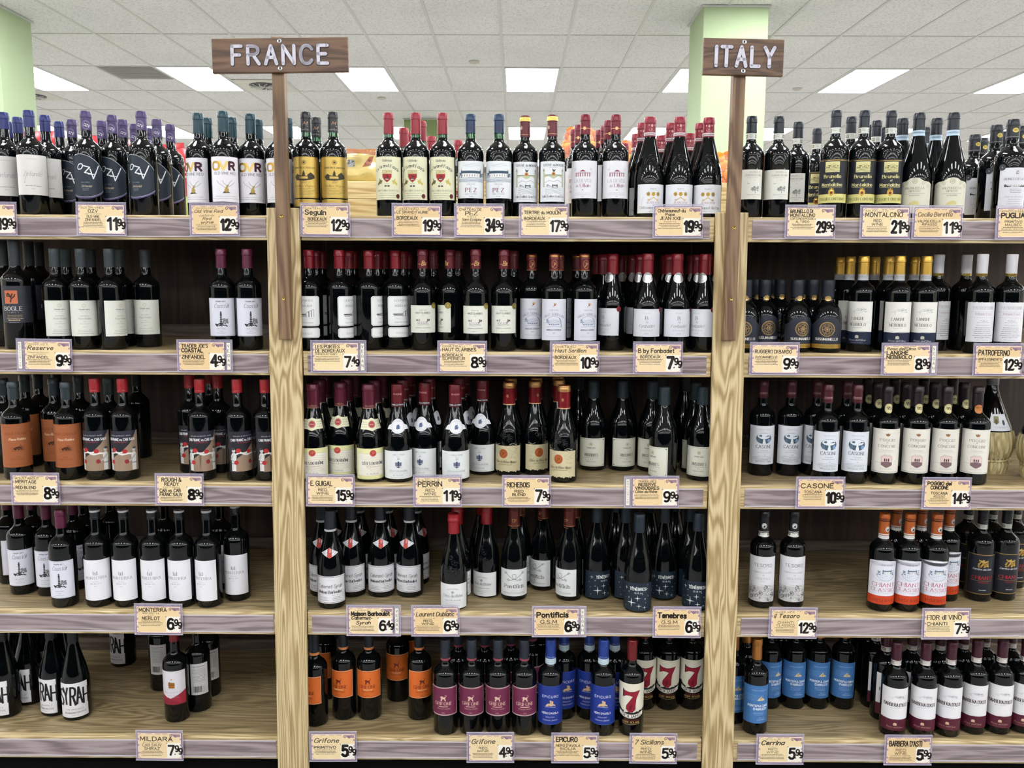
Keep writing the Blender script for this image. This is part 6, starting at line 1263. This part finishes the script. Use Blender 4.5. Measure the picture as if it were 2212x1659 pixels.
(3, 2045, '7.99', [(5, ' ', 10, p_, 1), (12, 'FIOR di VINO', 96, s_, 1.1), (3, 'ITALY', 30, p_, .8), (9, 'CHIANTI', 56, p_, 1.2)], 'price tag reading 7.99 under the orange-capped bottles', None),
(4, 345, '7.99', [(4, ' ', 10, p_, 1), (12, 'MILDARA', 92, p_, 1.1), (3, 'WRATTON CELLARS', 50, p_, .8), (8, 'CAB SAUV', 54, p_, .9), (8, 'SHIRAZ', 44, p_, 1)], 'price tag reading 7.99 under the white and red label bottle', None),
(4, 720, '5.99', [(5, ' ', 10, p_, 1), (13, 'Grifone', 70, i_, 1), (3, 'ITALY', 40, p_, .8), (7, 'PRIMITIVO', 62, p_, 1.4)], 'price tag reading 5.99 under the orange label bottles', None),
(4, 1060, '4.99', [(5, ' ', 10, p_, 1), (13, 'Grifone', 66, i_, 1), (3, 'ITALY', 30, p_, .8), (6, 'RED', 24, p_, 1.2), (6, 'WINE', 34, p_, 1.2)], 'price tag reading 4.99 under the plum label bottles', None),
(4, 1243, '5.99', [(13, 'EPICURO', 60, p_, 1.3), (3, 'ITALY', 20, p_, .9), (7, "NERO D'AVOLA", 68, p_, 1.1), (7, 'SICILIA', 44, p_, 1.2)], 'price tag reading 5.99 under the royal blue bottles', None),
(4, 1412, '5.99', [(4, ' ', 10, p_, 1), (13, '7 Sicilians', 82, i_, 1), (3, 'ITALY', 36, p_, .8), (7, 'RED', 28, p_, 1.1), (7, 'WINE', 34, p_, 1.1)], 'price tag reading 5.99 under the red numeral bottles', None),
(4, 1686, '5.99', [(4, 'VILLA', 40, p_, .9), (12, 'Cerrina', 64, i_, 1.4), (3, 'ITALY', 30, p_, .8), (6, 'RED', 26, p_, 1), (6, 'WINE', 34, p_, 1)], 'price tag reading 5.99 under the sky blue bottles', None),
(4, 1963, '5.99', [(3, ' ', 10, p_, 1), (15, "BARBERA D'ASTI", 92, p_, 1.1), (3, 'ITALY', 36, p_, .8), (7, 'RED', 28, p_, 1), (7, 'WINE', 34, p_, 1)], 'price tag reading 5.99 under the white and maroon label bottles', None),
]
for n, (r, u, pr, ln, lab, sd) in enumerate(TG): price_tag(r, u, pr, ln, lab, sd, seed=n+3)

# ------------------------------------------------------------ what shows behind the top shelf
zt = SZ[0]
e = tag(empty('display_riser', (0, 3.06, zt-.02)), 'pale pine display riser standing behind the top shelf bottles', 'display')
xa, xb = at(735, 430, 3.06).x, at(1604, 430, 3.06).x; zr = at(785, 391, 3.06).z
hh = (zr-zt+.02)/3
for j in range(3):
    m = MB(); m.box(xa, 0, j*hh+.0006, xb, .018, (j+1)*hh-.0006, CRATE, .0015); ob('plank', m, e)
m = MB(); m.box(xa, .0185, hh*3-.012, xb, .42, hh*3, CRATE); ob('riser_top', m, e)
m = MB(); m.box(xa, .40, 0, xb, .42, hh*3-.0125, CRATE); ob('riser_back', m, e)
def bag(name, x, y, z, w, h, dp, hexc, lab, grp, ry=0, rz=0, rx=0, deco=None, seed=1):
    rg2 = random.Random(seed); nx, nz = 16, 16; m = MB(); mt = plain(hexc, .28, 0, .6, None, .1); k = m.mi(mt)
    ph = [rg2.uniform(0, 6) for _ in range(4)]
    for side in (-1, 1):
        b = len(m.v)
        for j in range(nz+1):
            for i in range(nx+1):
                u, v = i/nx*2-1, j/nz*2-1
                t = max(0, (1-abs(u)**3)*(1-abs(v)**4))**.6; t *= 1+.16*sin(7*u+ph[0]+3*v)+.14*sin(5*v+ph[1]-4*u)
                m.v.append((u*w/2*(1-.06*(1-abs(v))), side*(t*dp/2+.0006), (v+1)/2*h))
        for j in range(nz):
            for i in range(nx):
                q = [b+j*(nx+1)+i, b+j*(nx+1)+i+1, b+(j+1)*(nx+1)+i+1, b+(j+1)*(nx+1)+i]
                m.f.append(q if side < 0 else q[::-1]); m.m.append(k); m.sm.append(True)
    e = tag(empty(name, (x, y, z), (rx, ry, rz)), lab, 'snack bag', grp); ob('pouch', m, e)
    c = MB()
    for s0, s1 in ((0, .012), (h-.012, h)):
        for q in range(10): xx = -w/2*.94+q*w*.94/10; c.box(xx, -.0016 if q % 2 else -.0022, s0, xx+w*.094, .0016, s1, mt)
    ob('crimped_seam', c, e)
    if deco:
        a = Art(); deco(a)
        def f(s, t, off):
            u, v = s/1000/(w/2), t/1000/h*2-1
            tt = max(0, (1-abs(u)**3)*(1-abs(v)**4))**.6; tt *= 1+.16*sin(7*u+ph[0]+3*v)+.14*sin(5*v+ph[1]-4*u)
            return (s/1000*(1-.06*(1-abs(v))), -(tt*dp/2+.0012+off/1000), t/1000)
        ob('printed_panel', art_mesh('printed_panel', a, f, 10, 10), e)
def D_y(a): a.p([(-70, 100), (70, 100), (70, 132), (-70, 118)], '#8f5a38', 1); a.p([(-50, 60), (-20, 78), (-8, 66), (-18, 48), (-44, 46)], '#8d8f8c', 1); blobs(a, -30, 62, 36, 20, '#55585a', 14, 2, 2, 4); a.p([(20, 50), (44, 92), (58, 96), (52, 58)], '#8a4a30', 1); blobs(a, 42, 70, 18, 26, '#5a2a20', 8, 5, 2, 5); a.m(-20, 92, 50, 2, 8, '#e8c8a0', 4)
def D_r(a): a.r(-80, 40, 80, 110, '#b7cf6a', 1); a.m(0, 190, 90, 2, 16, '#f0e0d8', 8)
zb = zr+.006
def bx(u, Y, v=400): return at(u, v, Y).x
bag('snack_bag', bx(772, 3.18), 3.17, zb, .20, .125, .05, '#b8a768', 'yellow snack bag lying on the pine riser', 'yellow snack bags on the riser', radians(3), radians(4), radians(-14), D_y, 2)
bag('snack_bag', bx(808, 3.24), 3.25, zb, .17, .135, .05, '#b5a468', 'yellow snack bag leaning behind the first yellow bag', 'yellow snack bags on the riser', radians(-6), radians(-8), radians(-10), None, 5)
for q, (u, vt) in enumerate(((108, 284), (215, 294), (292, 302), (372, 312), (418, 322))):
    Y = 3.12+.10*(q % 2); top = at(u, vt, Y).z
    bag('snack_bag', bx(u, Y), Y, zt+.001, .15, top-zt, .055, '#b52a30', f'red snack bag behind the top shelf, {ORD[q]} from left', 'red snack bags behind the left bay', radians((-3, 4, 2, -4, 3)[q]), radians((8, -6, 5, -8, 4)[q]), 0, D_r, q+7)
m = MB(); m.box(-1.84, 3.04, zt-.03, -.66, 3.40, zt-.001, CRATE); tag(ob('rear_shelf_board', m), 'pale board carrying the red snack bags behind the left bay', 'shelf')
m_t, nd, lk, b = newmat('clear_tub_plastic'); b.inputs['Base Color'].default_value = (.95, .97, 1, 1); b.inputs['Roughness'].default_value = .08; b.inputs['Alpha'].default_value = .1; TUB = m_t
def tub(u, vt, Y, R, lab, seed):
    x = at(u, 340, Y).x; H = at(u, vt, Y).z-zr; e = tag(empty('snack_tub', (x, Y, zr+.002)), lab, 'tub', 'clear tubs of orange snacks'); rg2 = random.Random(seed)
    P = [(R*.9, 0), (R, .01), (R, H*.45), (R*.97, H*.62), (R*.86, H*.78), (R*.66, H*.9), (R*.4, H*.97), (0, H)]
    m = MB(); m.lathe(P, TUB, 28); m.lathe([(R*1.02, H*.44), (R*1.045, H*.445), (R*1.045, H*.465), (R*1.02, H*.47)], TUB, 28); ob('clear_tub', m, e)
    m = MB(); PR = [(r*1, z) for r, z in P]
    def blob(cx, cy, cz, r, mt):
        k = m.mi(mt); b = len(m.v); n1, n2 = 5, 7; s1, s2, s3 = (rg2.uniform(.8, 1.25) for _ in range(3))
        for i in range(n1+1):
            t = pi*i/n1
            for j in range(n2): p = 2*pi*j/n2; m.v.append((cx+r*s1*sin(t)*cos(p), cy+r*s2*sin(t)*sin(p), cz+r*s3*cos(t)))
        for i in range(n1):
            for j in range(n2): m.f.append([b+i*n2+j, b+(i+1)*n2+j, b+(i+1)*n2+(j+1) % n2, b+i*n2+(j+1) % n2]); m.m.append(k); m.sm.append(True)
    cols = [plain(c, .55, 0, .3, 'orange_snack') for c in ('#d8780a', '#e08a14', '#cc640a', '#e49822')]
    for q in range(120):
        zz = H*(.08+.82*rg2.random()); rr = r_at([(r*1000, z*1000) for r, z in P], zz*1000)/1000-.016; a = rg2.uniform(0, 2*pi); rr *= rg2.uniform(.75, 1)
        blob(max(rr, 0)*sin(a), -max(rr, 0)*cos(a), zz, rg2.uniform(.013, .019), rg2.choice(cols))
    m.lathe([(R*.6, .01), (R*.7, H*.4), (R*.55, H*.7), (0, H*.85)], cols[2], 16)
    o = ob('orange_snacks', m, e); o['kind'] = 'stuff'
tub(1256, 272, 3.20, .085, 'clear domed tub of orange snacks, left one behind crimson caps', 1)
tub(1372, 300, 3.34, .078, 'clear domed tub of orange snacks, second from left', 2)
tub(1474, 290, 3.20, .078, 'clear domed tub of orange snacks, third from left', 3)
tub(1568, 330, 3.34, .070, 'clear domed tub of orange snacks beside the ITALY signpost', 4)

# shelving behind the viewpoint, so the glass has an aisle to reflect
e = tag(empty('opposite_shelving', (0, -1.9, 0)), 'dark wooden shelving across the aisle behind the viewpoint', 'shelving')
DK = plain('#1d1a1a', .7, 0, .2, 'dark_stained_wood')
m = MB(); m.box(-7, -.6, 0, 7, -.57, 1.9, DK); ob('back_panel', m, e)
for j in range(5):
    m = MB(); m.box(-7, -.57, .18+j*.34, 7, 0, .21+j*.34, DK); ob('shelf_board', m, e)
for j in range(12):
    m = MB(); m.box(-7+j*1.2192-.04, 0, 0, -7+j*1.2192+.04, .02, 1.9, DK); ob('upright', m, e)
